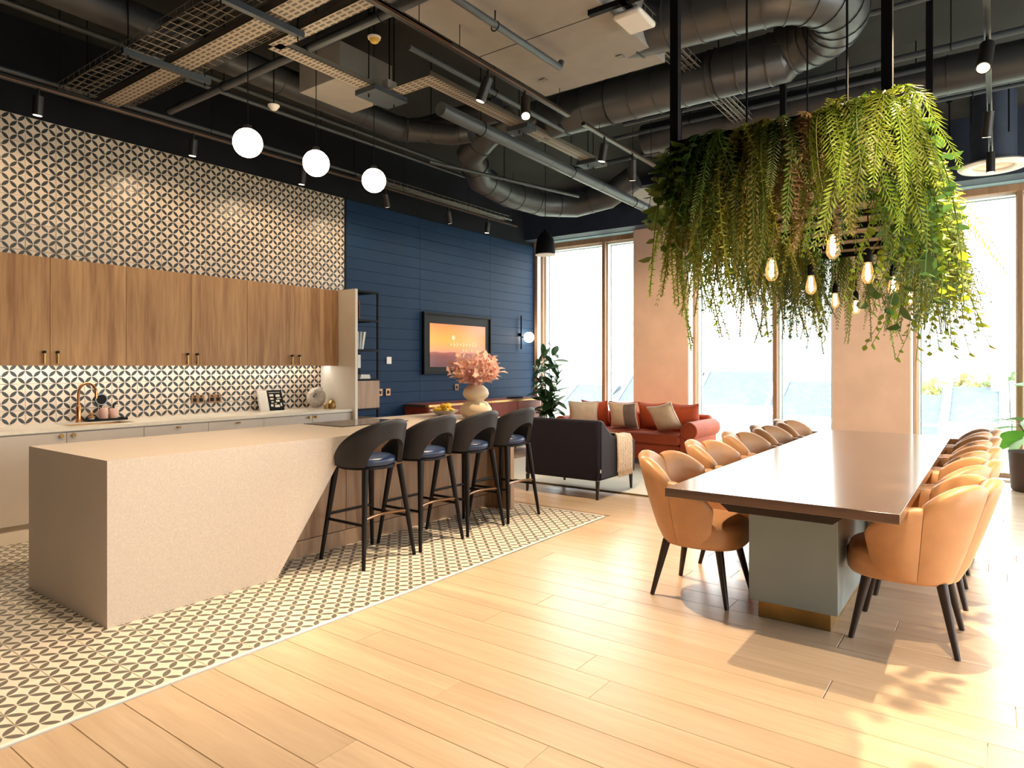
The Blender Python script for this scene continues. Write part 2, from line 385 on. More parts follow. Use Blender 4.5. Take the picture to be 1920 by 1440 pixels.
struct('trim_1', B().box(-.4, TX1+.02, 3.008, 3.033, -.012, .004).box(TX1, TX1+.02, 3.0, 6.4, -.012, .004), 'white', None, 'white metal strip between the tiles and the oak planks')

# kitchen wall
wl = struct('wall_left', B().box(-4, XW+.4, YK+.02, YK+.25, 0, ZC), 'black_wall', None, 'kitchen wall with patterned tiles and navy boarding')
WT = .2365; X0 = 2.192+15*WT   # right edge of the tiled field
h = WT/2-.001; tb2 = B()
tb2.add([(-h,-h,-.02),(h,-h,-.02),(h,h,-.02),(-h,h,-.02),(-h,-h,-e),(h,-h,-e),(h,h,-e),(-h,h,-e),(-h+e,-h+e,0),(h-e,-h+e,0),(h-e,h-e,0),(-h+e,h-e,0)],
       [(0,1,5,4),(1,2,6,5),(2,3,7,6),(3,0,4,7),(4,5,9,8),(5,6,10,9),(6,7,11,10),(7,4,8,11),(8,9,10,11)])
WM = mesh_of(tb2, 'tile', 'tile', 20)
for i in range(17):
    for j in range(16):
        tx = X0-WT*(i+.5); tz = ZT-WT*(j+.5)
        if tz < .8 or 1.55 < tz < 2.2: continue
        if tz < 1.7 and tx > 5.45: continue
        inst('tile', WM, wl, (tx, YK, tz), (pi/2, 0, 0))
struct('trim_2', B().box(X0, X0+.03, YK-.006, YK+.02, 0, ZT), 'black', None, 'black edge strip where the tiles end')
# navy boards: three panels wide
edges = [X0+.032, 7.16, 8.86, XW]
BH = ZT/24; BM = {}
for i in range(3):
    L = edges[i+1]-edges[i]
    b = B(); l = L/2-.0015; hh = BH/2
    b.add([(-l,0,-hh),(l,0,-hh),(l,0,hh),(-l,0,hh),(-l,-.012,-hh+.001),(l,-.012,-hh+.001),(l,-.012,hh-.0035),(-l,-.012,hh-.0035)],
          [(0,1,5,4),(1,2,6,5),(2,3,7,6),(3,0,4,7),(4,5,6,7)])
    me = mesh_of(b, 'board', 'blue', 20)
    for j in range(24): inst('board', me, wl, ((edges[i]+edges[i+1])/2, YK+.018, BH*(j+.5)))
# other walls, ceiling
struct('wall_back', B().box(-4.2, -4, -4.6, YK+.25, 0, ZC), 'blue', None, 'plain wall behind the viewer')
YR = -4.25
rbays = [(9.6, 7.5), (6.6, 4.5), (3.6, 1.5)]
struct('wall_right', B().box(-4, XW+.4, YR-.26, YR, 3.72, ZC), 'navybeam', None, 'upper part of the glazed side wall out of view')
for k, (a, c) in enumerate([(XW+.4, 9.6), (7.5, 6.6), (4.5, 3.6), (1.5, -4)]):
    struct('wall_right', B().box(c, a, YR-.26, YR, 0, 3.72), 'plaster', None, 'plaster pier of the side wall out of view')
for k, (a, c) in enumerate(rbays):
    w = sempty('window_%d' % (k+5), ((a+c)/2, YR-.26, 0), 'tall side window out of view, number %d from the corner' % (k+1))
    struct('window_frame', B().box(a-.055, a, YR-.26, YR-.19, 0, 3.72).box(c, c+.055, YR-.26, YR-.19, 0, 3.72).box(c, a, YR-.26, YR-.19, 3.62, 3.72).box(c, a, YR-.26, YR-.19, 0, .09), 'framewood', w)
    struct('mullion', B().box(c+.69, c+.75, YR-.26, YR-.19, .09, 3.62), 'framewood', w)
    for p, q in ((c+.055, c+.69), (c+.75, a-.055)): struct('pane', B().box(p, q, YR-.236, YR-.230, .09, 3.62), 'glass', w)
    pd = bpy.data.lights.new('window_portal', 'AREA'); pd.shape = 'RECTANGLE'; pd.size = a-c; pd.size_y = 3.72; pd.cycles.is_portal = True
    po = bpy.data.objects.new('window_portal', pd); COL.objects.link(po); po.location = ((a+c)/2, YR-.32, 1.86); po.rotation_euler = (pi/2, 0, 0)
struct('ceiling', B().box(-4.2, XW+.4, -4.6, YK+.25, ZC, ZC+.2), 'ceil', None, 'dark painted concrete ceiling slab')
struct('trim_3', B().box(XW-.30, XW, -4.25, YK+.02, 3.72, ZC), 'navybeam', None, 'navy bulkhead running above the windows')
# window wall: piers, windows
RV = .26
wins = [(6.93, 4.92), (3.98, 1.865), (.928, -1.19), (-2.13, -4.2)]
piers = [(4.92, 3.98), (1.865, .928), (-1.19, -2.13), (-4.2, -4.52)]
for k, (a, c) in enumerate(piers):
    struct('wall_front', B().box(XW, XW+RV, c, a, 0, 3.72), 'plaster', None, ['pink plaster pier behind the rust sofa', 'pink plaster pier beyond the far end of the dining table', 'plaster pier past the right edge', 'plaster pier further along', 'end plaster pier'][k], bevel=.004)
struct('wall_front', B().box(XW, XW+.4, -4.5, 7.2, 3.72, ZC), 'navybeam', None, 'upper window wall above the glazing')
for k, (a, c) in enumerate(wins):
    w = sempty('window_%d' % (k+1), (XW+RV, (a+c)/2, 0), ['tall window by the navy wall and leafy plant', 'tall window between the two pink piers', 'tall window behind the paddle-leaf plant', 'tall window past the right edge', 'last tall window'][k])
    x0 = XW+RV-.07; x1 = XW+RV; zt = 3.72; mu = (5.60, 2.70, -.226, -3.4)[k]
    # white reveal linings
    struct('reveal', B().box(XW+.004, x0, a-.012, a, 0, zt), 'white', w); struct('reveal', B().box(XW+.004, x0, c, c+.012, 0, zt), 'white', w)
    struct('head_lining', B().box(XW+.004, x0, c, a, zt-.012, zt), 'headlin', w)
    struct('sill_board', B().box(XW+.004, x0, c, a, 0, .03), 'white', w)
    # timber frame then pale and grey outer frame
    f = struct('window_frame', B().box(x0, x1, a-.055, a, 0, zt).box(x0, x1, c, c+.055, 0, zt).box(x0, x1, c, a, zt-.10, zt-.012).box(x0, x1, c, a, 0, .09), 'framewood', w, bevel=.003)
    struct('mullion', B().box(x0, x1, mu-.03, mu+.03, .09, zt-.1), 'framewood', w, bevel=.003)
    struct('outer_frame', B().box(x1, x1+.10, a-.085, a, 0, zt).box(x1, x1+.10, c, c+.06, 0, zt).box(x1, x1+.1, mu-.06, mu+.04, .05, zt-.12).box(x1, x1+.1, c, a, zt-.135, zt-.05).box(x1, x1+.1, c, a, 0, .08), 'paleframe', w)
    struct('outer_seal', B().box(x1+.10, x1+.125, a-.10, a, 0, zt).box(x1+.1, x1+.125, c, c+.075, 0, zt).box(x1+.1, x1+.125, mu-.075, mu+.04, .05, zt-.12).box(x1+.1, x1+.125, c, a, zt-.15, zt-.05), 'alu', w)
    for (p, q) in ((mu+.04, a-.085), (c+.06, mu-.06)):
        struct('pane', B().box(x1+.085, x1+.091, p, q, .08, zt-.13), 'glass', w)
    pd = bpy.data.lights.new('window_portal', 'AREA'); pd.shape = 'RECTANGLE'; pd.size = zt; pd.size_y = a-c; pd.cycles.is_portal = True
    po = bpy.data.objects.new('window_portal', pd); COL.objects.link(po); po.location = (x1+.16, (a+c)/2, zt/2); po.rotation_euler = (0, pi/2, 0)
# wood strip closing the navy wall
struct('trim_4', B().box(XW-.005, XW+.004, YK-.06, YK+.02, 0, 3.72), 'framewood', None, 'narrow timber strip at the end of the navy wall')

# ================================================================== KITCHEN
ISX0, ISX1, ISY0, ISY1, ISZ = 1.615, 5.40, 3.914, 5.045, .915
isl = thing('kitchen_island', 'long beige stone kitchen island with a slanted front panel', 'kitchen island', (3.4, 4.48, 0))
obj('top_slab', B().box(ISX0, ISX1, ISY0, ISY1, .875, ISZ), 'stone', isl)
obj('end_panel', B().box(ISX0, ISX0+.05, ISY0+.05, ISY1, 0, .875), 'stone', isl)
obj('front_panel', B().prism([(ISX0,0),(2.67,0),(3.30,.875),(ISX0,.875)], 1, ISY0, ISY0+.05), 'stone', isl, recalc=True)
for i in range(6):
    xa = ISX0+.05+i*.615
    obj('door', B().box(xa+.002, xa+.613, 4.215, 4.235, .125, .872), 'panelwood', isl, bevel=.002)
obj('carcass', B().box(ISX0+.05, 5.34, 4.237, ISY1-.03, .11, .874), 'panelwood', isl)
obj('kickboard', B().box(ISX0+.05, 5.34, 4.215, 4.235, 0, .12), 'panelwood', isl)
obj('far_end_panel', B().box(5.34, 5.40, 3.925, ISY1, 0, .874), 'panelwood', isl, bevel=.002)
one('induction_hob', B().box(3.68, 4.46, 4.47, 5.0, ISZ, ISZ+.006), 'hob', 'black glass induction hob set on the island top', 'hob', bevel=.002)
# base units
def base_unit(xa, xb, knob, label):
    t = thing('base_cabinet', label, 'cabinet', ((xa+xb)/2, 6.6, 0), 0, 'base cabinets under the back worktop')
    obj('body', B().box(xa+.001, xb-.001, 6.352, YK-.005, .15, .884), 'greylam', t)
    obj('plinth', B().box(xa, xb, 6.385, 6.40, 0, .15), 'cream', t)
    fr = [('door', .155, .872)] if knob != 'drawer' else [('drawer_front', .66, .872), ('drawer_front', .41, .656), ('drawer_front', .155, .406)]
    for n, z0, z1 in fr:
        d = obj(n, B().box(xa+.002, xb-.002, 6.33, 6.351, z0, z1), 'greylam', t, bevel=.002)
        kx = {'L': xa+.045, 'R': xb-.045, 'drawer': (xa+xb)/2}[knob]; kz = z1-.022
        b = B().cyl((kx, 6.331, kz), (kx, 6.305, kz), .008, .008, 10)
        b.cyl((kx-.018, 6.303, kz), (kx+.018, 6.303, kz), .009, .009, 8) if knob == 'drawer' else b.cyl((kx, 6.31, kz), (kx, 6.295, kz), .017, .017, 12)
        obj('knob', b, 'oldbrass', d)
for a, c, k, l in [(1.06, 1.678, 'L', 'warm grey base cabinet cut off by the left frame edge'), (1.678, 2.297, 'R', 'warm grey base cabinet with knob left of the tap'), (2.297, 2.925, 'L', 'warm grey base cabinet under the copper sink'),
                   (2.925, 3.543, 'drawer', 'warm grey drawer unit right of the sink'), (3.543, 4.161, 'drawer', 'warm grey drawer unit below the wall sockets'), (4.161, 4.78, 'R', 'warm grey base cabinet below the black book'), (4.78, 5.355, 'L', 'warm grey base cabinet beside the tall cream panel')]:
    base_unit(a, c, k, l)
wt = thing('worktop', 'pale stone worktop along the tiled wall with a sink cut-out', 'worktop', (3.2, 6.62, .885))
SX0, SX1, SY0, SY1 = 2.36, 2.90, 6.44, 6.78
obj('slab', B().box(.9, SX0, 6.31, YK-.002, .885, ISZ).box(SX1, 5.355, 6.31, YK-.002, .885, ISZ).box(SX0, SX1, 6.31, SY0, .885, ISZ).box(SX0, SX1, SY1, YK-.002, .885, ISZ), 'worktop', wt)
sk = thing('sink', 'small copper undermount sink below the swan-neck tap', 'sink', ((SX0+SX1)/2, (SY0+SY1)/2, .72))
obj('basin', B().box(SX0, SX1, SY0, SY0+.008, .74, .905).box(SX0, SX1, SY1-.008, SY1, .74, .905).box(SX0, SX0+.008, SY0, SY1, .74, .905).box(SX1-.008, SX1, SY0, SY1, .74, .905).box(SX0, SX1, SY0, SY1, .732, .74), 'sinkm', sk)
obj('drain', B().lathe([(.03, 0), (.03, .004), (.012, .005)], (2.63, 6.61, .74), 14), 'bronze', sk)
# tap
fx, fy = 2.575, 6.83
tp = thing('kitchen_tap', 'copper swan-neck kitchen tap standing behind the sink', 'tap', (fx, fy, ISZ))
obj('body', B().lathe([(.026, 0), (.026, .012), (.021, .016), (.021, .15), (.017, .16)], (fx, fy, ISZ), 14), 'copper', tp)
obj('spout', B().tube([(fx, fy, ISZ+.15), (fx, fy, ISZ+.27)]+[(fx+.05*(1-cos(a)), fy-.06*(1-cos(a)), ISZ+.27+.09*sin(a)) for a in [pi*i/8 for i in range(1, 9)]]+[(fx+.10, fy-.12, ISZ+.22)], .012, 10), 'copper', tp)
obj('lever', B().cyl((fx-.02, fy, ISZ+.13), (fx-.02, fy-.055, ISZ+.15), .007, .006, 8), 'bronze', tp)
# wall units
def wall_unit(xa, xb, hs, label):
    t = thing('wall_cabinet', label, 'cabinet', ((xa+xb)/2, 6.75, 1.445), 0, 'oak wall cabinets')
    obj('body', B().box(xa+.001, xb-.001, 6.602, YK-.004, 1.462, 2.365), 'cabinet', t)
    d = obj('door', B().box(xa+.0015, xb-.0015, 6.58, 6.6015, 1.437, 2.367), 'cabinet', t, bevel=.0015)
    hx = xb-.05 if hs == 'R' else xa+.05
    obj('handle', B().cyl((hx, 6.556, 1.452), (hx, 6.556, 1.545), .009, .009, 10).cyl((hx, 6.58, 1.47), (hx, 6.556, 1.47), .005, .005, 8), 'oldbrass', d)
    hb = [c for c in d.children][0]
    obj('handle_cap', B().cyl((hx, 6.585, 1.553), (hx, 6.545, 1.553), .010, .012, 10), 'blackplastic', hb)
for a, c, s, l in [(1.643, 2.262, 'R', 'oak wall cabinet cut off at the left frame edge'), (2.262, 2.881, 'L', 'oak wall cabinet above the copper tap'), (2.881, 3.503, 'R', 'third oak wall cabinet from the left'),
                   (3.503, 4.12, 'L', 'oak wall cabinet above the two dark sockets'), (4.12, 4.728, 'R', 'oak wall cabinet above the leaning books'), (4.728, 5.352, 'L', 'oak wall cabinet beside the tall cream panel')]:
    wall_unit(a, c, s, l)
one('wall_cabinet', B().box(1.0, 1.643, 6.58, YK-.004, 1.437, 2.367), 'cabinet', 'oak wall cabinet beyond the left frame edge', 'cabinet', 'oak wall cabinets')
led = thing('under_cabinet_light', 'slim white light strip under the oak wall cabinets', 'light strip', (3.3, 6.8, 1.42))
obj('diffuser', B().box(1.1, 5.33, 6.80, 6.815, 1.4530, 1.4540), 'led', led)
obj('channel', B().box(1.1, 5.33, 6.793, 6.822, 1.4545, 1.4615), 'alu', led)
one('end_panel', B().box(5.358, 5.398, 6.27, YK-.003, 0, 2.372), 'cream', 'tall cream end panel closing off the kitchen run', 'panel', bevel=.002)
# shelving unit
sh = thing('shelving_unit', 'slim black metal shelving unit beside the cream panel', 'shelving', (5.61, 6.6, 0))
SA, SBX, SYF, SYB = 5.43, 5.795, 6.33, 6.88
for xx in (SA, SBX-.022):
    for yy in (SYF, SYB-.022): obj('upright', B().box(xx, xx+.022, yy, yy+.022, 0, 2.37), 'black', sh)
for zz in (2.35, 1.99, 1.62, 1.255): obj('shelf', B().box(SA+.022, SBX-.022, SYF+.004, SYB, zz, zz+.018), 'black', sh); obj('rail', B().box(SA+.022, SBX-.022, SYF, SYF+.02, zz-.004, zz+.022), 'black', sh)
cb = obj('cupboard', B().box(SA, SBX+.004, SYF-.005, SYB, .91, 1.25), 'panelwood', sh)
obj('rail', B().box(SA+.022, SBX-.022, SYF, SYF+.02, .885, .905), 'black', sh)
obj('lower_cupboard', B().box(SA, SBX+.004, SYF-.005, SYB, .10, .78), 'panelwood', sh)
b = B().lathe([(.05, 0), (.058, .05), (.058, .2), (.05, .26), (.042, .26), (.045, .2)], (5.53, 6.45, 2.008), 4); one('square_vase', b, 'copper', 'copper square vase on the top shelf of the black unit', 'vase')
for k, (xx, th, mt, la) in enumerate([(5.475, .045, 'paper', 'thick white book standing on the second shelf'), (5.522, .03, 'cover', 'grey book leaning in the middle of the second shelf'), (5.560, .03, 'paper', 'thin white book leaning right on the second shelf')]):
    t = thing('book', la, 'book', (xx, 6.45, 1.638), 0, 'books on the black shelving')
    lean = .02*k
    obj('cover', B().prism([(xx-th/2, 1.638), (xx+th/2, 1.638), (xx+th/2+lean, 1.86), (xx-th/2+lean, 1.86)], 1, 6.37, 6.53), mt, t, recalc=True)
    obj('page_block', B().prism([(xx-th/2+.004, 1.639), (xx+th/2-.004, 1.639), (xx+th/2+lean-.004, 1.861), (xx-th/2+lean+.004, 1.861)], 1, 6.375, 6.533), 'paper', t, recalc=True)
t = thing('framed_card', 'small white card in a dark holder on the third shelf', 'frame', (5.56, 6.45, 1.273))
obj('card', B().box(5.52, 5.59, 6.438, 6.444, 1.41, 1.575), 'paper', t); obj('backing', B().box(5.505, 5.595, 6.446, 6.455, 1.273, 1.60), 'black', t)
t = thing('dark_bottle', 'dark bottle at the left of the third shelf', 'bottle', (5.49, 6.5, 1.273)); obj('glass_body', B().lathe([(.028, 0), (.03, .01), (.03, .12), (.012, .16), (.012, .20)], (5.49, 6.5, 1.273), 14), 'blackplastic', t)
obj('stopper', B().cyl((5.49, 6.5, 1.473), (5.49, 6.5, 1.49), .011, .009, 10), 'brushw', t)
for k, (z, w_, m_, l_) in enumerate([(1.273, .17, 'paper', 'white book lying at the bottom of the short pile'), (1.301, .15, 'cream', 'cream book lying on top of the short pile')]):
    t = thing('lying_book', l_, 'book', (5.57, 6.45, z), 0, 'books on the black shelving')
    obj('cover', B().box(5.60-w_/2, 5.60+w_/2, 6.36, 6.52, z, z+.004).box(5.60-w_/2, 5.60+w_/2, 6.36, 6.52, z+.023, z+.027).box(5.60-w_/2, 5.60-w_/2+.004, 6.36, 6.52, z, z+.027), m_, t); obj('page_block', B().box(5.604-w_/2, 5.597+w_/2, 6.363, 6.517, z+.004, z+.023), 'paper', t)
# counter things
t = thing('serving_tray', 'low dark tray beside the copper tap', 'tray', (2.80, 6.855, ISZ)); obj('base', B().box(2.64, 2.99, 6.795, 6.915, ISZ, ISZ+.008), 'blackplastic', t); obj('rim', B().box(2.64, 2.99, 6.795, 6.80, ISZ+.008, ISZ+.022).box(2.64, 2.99, 6.91, 6.915, ISZ+.008, ISZ+.022).box(2.64, 2.645, 6.8, 6.91, ISZ+.008, ISZ+.022).box(2.985, 2.99, 6.8, 6.91, ISZ+.008, ISZ+.022), 'blackplastic', t)
TZ = ISZ+.008
for k, xx in enumerate((2.80, 2.885)):
    t = thing('soap_bottle', ['pink ceramic bottle on the tray nearer the tap', 'pink ceramic bottle on the tray with a black pump'][k], 'bottle', (xx, 6.855, TZ), 0, 'pink bottles on the tray')
    obj('body', B().lathe([(.034, 0), (.037, .004), (.037, .095), (.033, .105), (.012, .107)], (xx, 6.855, TZ), 18), 'pinkcer', t)
    if k: obj('pump', B().cyl((xx, 6.855, TZ+.105), (xx, 6.855, TZ+.15), .010, .006, 10).cyl((xx, 6.855, TZ+.15), (xx+.03, 6.83, TZ+.147), .006, .004, 8), 'blackplastic', t)
    else: obj('lid', B().cyl((xx, 6.855, TZ+.105), (xx, 6.855, TZ+.112), .03, .028, 16), 'pinkcer', t)
t = thing('dish_brush', 'wooden dish brush on the dark tray', 'brush', (2.69, 6.85, TZ)); obj('bristles', B().lathe([(.02, 0), (.026, .025)], (2.69, 6.85, TZ), 14), 'bowlm', t); obj('handle', B().lathe([(.028, .025), (.03, .035), (.014, .045), (.02, .065), (.012, .08), (.001, .083)], (2.69, 6.85, TZ), 14), 'brushw', t)
t = thing('round_plaque', 'round black plaque on a small stand behind the tray', 'plaque', (2.84, 6.9, TZ)); obj('disc', B().cyl((2.80, 6.906, 1.115), (2.80, 6.916, 1.115), .056, .056, 28), 'blackplastic', t); obj('stand', B().cyl((2.80, 6.911, ISZ), (2.80, 6.911, 1.065), .006, .006, 8).box(2.775, 2.825, 6.897, 6.925, ISZ, ISZ+.006), 'blackplastic', t)
obj('ring', B().ring([[(2.80+(.05+.004*cos(q))*cos(a), 6.905+.004*sin(q), 1.115+(.05+.004*cos(q))*sin(a)) for q in [2*pi*k/6 for k in range(6)]] for a in [2*pi*k/28 for k in range(28)]], close=True), 'cover', t)
for k, xx in enumerate((3.754, 3.947)):
    t = thing('wall_socket', ['dark double socket on the tiles nearer the tap', 'dark double socket on the tiles nearer the books'][k], 'socket', (xx, YK-.006, 1.04), 0, 'sockets on the tiles')
    obj('plate', B().box(xx-.073, xx+.073, YK-.012, YK-.001, 1.035, 1.125), 'bronze', t, bevel=.003)
    for s in (-1, 1): obj('outlet', B().box(xx+s*.034-.02, xx+s*.034+.02, YK-.015, YK-.012, 1.05, 1.09), 'blackplastic', t); obj('rocker', B().box(xx+s*.034-.008, xx+s*.034+.008, YK-.016, YK-.012, 1.098, 1.115), 'blackplastic', t)
def leanbook(xx, w, h, th, m, label, letters):
    t = thing('cookbook', label, 'book', (xx, 6.86, ISZ), 0, 'books leaning on the backsplash')
    y0 = 6.80; y1 = 6.90
    obj('cover', B().add([(xx-w/2, y0, ISZ), (xx+w/2, y0, ISZ), (xx+w/2, y1-.03, ISZ+h), (xx-w/2, y1-.03, ISZ+h), (xx-w/2, y0+th, ISZ), (xx+w/2, y0+th, ISZ), (xx+w/2, y1-.03+th, ISZ+h), (xx-w/2, y1-.03+th, ISZ+h)], [(0,1,2,3),(7,6,5,4),(0,4,5,1),(1,5,6,2),(2,6,7,3),(3,7,4,0)]), m, t)
    if letters:
        for (a, c, z0, z1) in letters:
            f = lambda z: y0+(y1-.03-y0)*z/h-.0015
            obj('cover_motif', B().add([(xx+a*w, f(z0*h), ISZ+z0*h), (xx+c*w, f(z0*h), ISZ+z0*h), (xx+c*w, f(z1*h), ISZ+z1*h), (xx+a*w, f(z1*h), ISZ+z1*h)], [(0,1,2,3)]), 'bowlm', t)
leanbook(4.49, .115, .235, .03, 'cream', 'cream book leaning on the tiles left of the black book', None)
leanbook(4.645, .20, .235, .02, 'blackplastic', 'black book with pale printed motifs leaning on the tiles', [(-.36, -.1, .70, .80), (-.34, -.12, .54, .62), (-.3, -.14, .40, .46), (-.36, -.2, .2, .32), (.05, .32, .66, .78), (.02, .26, .42, .52), (-.1, .22, .16, .28), (.28, .38, .2, .36), (-.38, .36, .88, .90), (.1, .38, .57, .60), (-.1, .05, .32, .36)])
t = thing('stone_vase', 'speckled disc shaped stone vase with a round hole', 'vase', (5.16, 6.72, ISZ))
rows = []
for i in range(25):
    a = 2*pi*i/24
    cxr = 5.15+.058*cos(2.2); czr = ISZ+.13+.03
    ro_ = .125*(1+.06*cos(a-2.0)); ri = .028
    loop = []
    for q in range(14):
        p = 2*pi*q/14; rm = (ro_+ri)/2; ra = (ro_-ri)/2
        hx_, hz_ = -.05, .03
        rr = rm+ra*cos(p); kx = hx_*(1-(rr-ri)/(ro_-ri)); kz = hz_*(1-(rr-ri)/(ro_-ri))
        loop.append((5.15+rr*cos(a)+kx, 6.73+.05*sin(p), ISZ+.128+rr*sin(a)+kz))
    rows.append(loop)
obj('body', B().ring(rows[:24], close=True), 'stonev', t, recalc=True)
obj('neck', B().lathe([(.03, 0), (.026, .02), (.02, .02)], (5.2, 6.73, ISZ+.235), 14), 'stonev', t)
for k, (xx, hh, rr) in enumerate(((5.15, .085, .026), (5.235, .115, .042))):
    t = thing('brass_pot', ['small brass pot with a knob lid by the stone vase', 'larger domed brass pot by the stone vase'][k], 'pot', (xx, 6.55, ISZ), 0, 'brass pots')
    obj('body', B().lathe([(rr*.9, 0), (rr, .006), (rr, hh*.55), (rr*.95, hh*.6)], (xx, 6.55, ISZ), 18), 'oldbrass', t)
    obj('lid', B().lathe([(rr*1.02, hh*.6), (rr*.9, hh*.75), (rr*.45, hh*.9), (rr*.15, hh*.93), (rr*.2, hh), (.0005, hh*1.03)], (xx, 6.55, ISZ), 18), 'brass', t)
# vase with dried flowers, fruit
VX, VY = 5.13, 4.20
one('double_gourd_vase', B().lathe([(.09, 0), (.13, .015), (.158, .06), (.158, .10), (.12, .15), (.078, .172), (.085, .185), (.118, .21), (.132, .245), (.12, .285), (.075, .325), (.05, .335), (.042, .33), (.06, .30)], (VX, VY, ISZ), 32), 'vase', 'buff ceramic vase of two stacked bulbs on the island', 'vase', angle=60)
bq = thing('dried_bouquet', 'bouquet of dried pink blooms in the buff vase', 'flowers', (VX, VY, ISZ+.31))
def spray(seed):
    rn = random.Random(seed); b = B(); L = .26
    b.tube([(0,0,0), (0,.01,L*.5), (0,.0,L)], [.003,.003,.002], 5)
    for i in range(9):
        z = L*(.35+.62*i/8); a = i*2.4+rn.random(); l = .075+.03*rn.random(); w = .02+.008*rn.random(); o = Vector((cos(a), sin(a), .75+.5*rn.random())).normalized(); s = o.cross(Vector((0,0,1))).normalized(); p = Vector((0,0,z))
        m_ = p+o*l*.5+Vector((0,0,.01)); tip = p+o*l+Vector((0,0,-.012*rn.random()))+s*.012*(rn.random()-.5)
        b.add([p, m_+s*w, tip, m_-s*w, m_+Vector((cos(a)*.006, sin(a)*.006, -.006))], [(0,1,4),(1,2,4),(2,3,4),(3,0,4)])
    return mesh_of(b, 'flower_spray', 'petal', 80)
SP = [spray(s) for s in range(4)]
for i in range(46):
    a = i*2.399; ti = .10+1.0*sqrt(i/46)
    inst('flower_spray', SP[i % 4], bq, (.012*cos(a), .012*sin(a), 0), (ti*sin(a), -ti*-1*cos(a)*1, a*3), [.85+.45*random.random()*(1 if ti < .9 else .6)]*3)
fbw = (5.22, 4.70, ISZ)
one('fruit_bowl', B().lathe([(.05, 0), (.09, .012), (.15, .05), (.155, .056), (.145, .052), (.085, .018), (.001, .014)], fbw, 28), 'bowlm', 'shallow pale bowl of lemons on the island', 'bowl')
for i, (dx, dy, dz) in enumerate([(-.075, 0, .055), (0, .06, .055), (.07, .02, .056), (.02, -.065, .055), (-.045, -.06, .056), (-.02, .0, .098), (.045, -.01, .10), (-.06, .07, .058)]):
    c = (fbw[0]+dx, fbw[1]+dy, fbw[2]+dz); a = i*1.3
    b = B(); b.lathe([(.0005, -.046), (.008, -.04), (.022, -.028), (.031, 0), (.022, .028), (.008, .04), (.0005, .046)], (0,0,0), 12)
    Mx = Matrix.Rotation(a, 3, 'Z') @ Matrix.Rotation(1.4, 3, 'X'); b.v = [tuple(Vector(c)+Mx @ Vector(v)) for v in b.v]
    o = one('lemon', b, 'lemon', 'yellow lemon heaped in the pale bowl on the island', 'lemon', 'lemons in the bowl')
# island pendants
for i, xx in enumerate((2.76, 3.36, 3.97)):
    t = thing('globe_pendant', 'glowing globe pendant over the island, '+['nearest the left frame edge', 'middle of the three', 'nearest the navy wall'][i], 'pendant lamp', (xx, 4.40, 2.95), 0, 'globe pendants over the island')
    obj('globe', B().sph((xx, 4.40, 3.055), .104, 24, 14), 'globe', t); obj('cap', B().lathe([(.028, 0), (.028, .03), (.01, .04)], (xx, 4.4, 3.152), 14), 'black', t); obj('cord', B().cyl((xx, 4.4, 3.19), (xx, 4.4, ZC), .0035, .0035, 6), 'black', t); obj('ceiling_rose', B().lathe([(.05, -.025), (.05, 0)], (xx, 4.4, ZC-.001), 16), 'black', t)

# bar stools
def shell(phi0, phi1, nseg, zb, zt, rx, ry, th, cy=0, bulge=None, nz=6):
    """curved back shell: phi 0 is the rear (-Y)"""
    rows = []
    for i in range(nseg+1):
        ph = phi0+(phi1-phi0)*i/nseg; z0 = zb(ph); z1 = zt(ph); bl = bulge(i/nseg) if bulge else 0
        def P(z, off):
            tt = (z-.3)/.6; return ((rx(z)+off)*sin(ph), cy-(ry(z)+off)*cos(ph), z)
        loop = []
        for k in range(nz+1): z = z0+(z1-z0-th*.4)*k/nz; s = sin(pi*min(1, max(0, k/nz)))*.0; loop.append(P(z, th*.5+bl*(.4+.6*(k > 0))))
        loop.append(P(z1-th*.12, th*.28+bl*.6)); loop.append(P(z1, 0)); loop.append(P(z1-th*.12, -th*.28-bl*.6))
        for k in range(nz, -1, -1): z = z0+(z1-z0-th*.4)*k/nz; loop.append(P(z, -th*.5-bl*.8))
        rows.append(loop)
    return rows
def make_stool():
    t = thing('bar_stool', 'stool', 'bar stool', (0,0,0), 0, 'bar stools along the island')
    D = radians
    zb = lambda p: .705+(.20*sqrt(max(0, 1-(p/D(42))**2)) if abs(p) < D(42) else 0)
    zt = lambda p: .745+.305*max(0, cos(p*.74))**.9
    b = B().ring(shell(D(-112), D(112), 40, zb, zt, lambda z: .235+.035*(z-.7)/.35, lambda z: .225+.065*(z-.7)/.35, .035))
    obj('backrest', b, 'stoolback', t, angle=50, recalc=True)
    obj('seat', B().lathe([(.19, .700), (.205, .708), (.212, .735), (.205, .755), (.18, .765), (.1, .770), (.001, .771)], (0, .01, 0), 32), 'navyseat', t, angle=60)
    obj('seat_base', B().lathe([(.17, .675), (.205, .68), (.205, .70)], (0, .01, 0), 28), 'stoolleg', t)
    P = {}
    for sx in (-1, 1):
        for sy in (-1, 1):
            a = Vector((sx*.17, sy*.16, .69)); c = Vector((sx*.25, sy*.235, 0)); P[sx, sy] = (a, c)
            obj('leg', B().cyl(tuple(c), tuple(a), .0135, .025, 12), 'stoolleg', t)
    def at(k, z): a, c = P[k]; return a+(c-a)*((.69-z)/.69)
    for k1, k2, z in [((-1,-1), (-1,1), .30), ((1,-1), (1,1), .30), ((-1,1), (1,1), .335)]:
        obj('stretcher', B().cyl(tuple(at(k1, z)), tuple(at(k2, z)), .011, .011, 8), 'stoolleg', t)
    p0 = at((-1,-1), .34); p1 = at((1,-1), .34)
    obj('foot_rail', B().tube([tuple(p0+(p1-p0)*s+Vector((0, .055*sin(pi*s), 0))) for s in [i/10 for i in range(11)]], .011, 8), 'bronze', t)
    return t
st = make_stool()
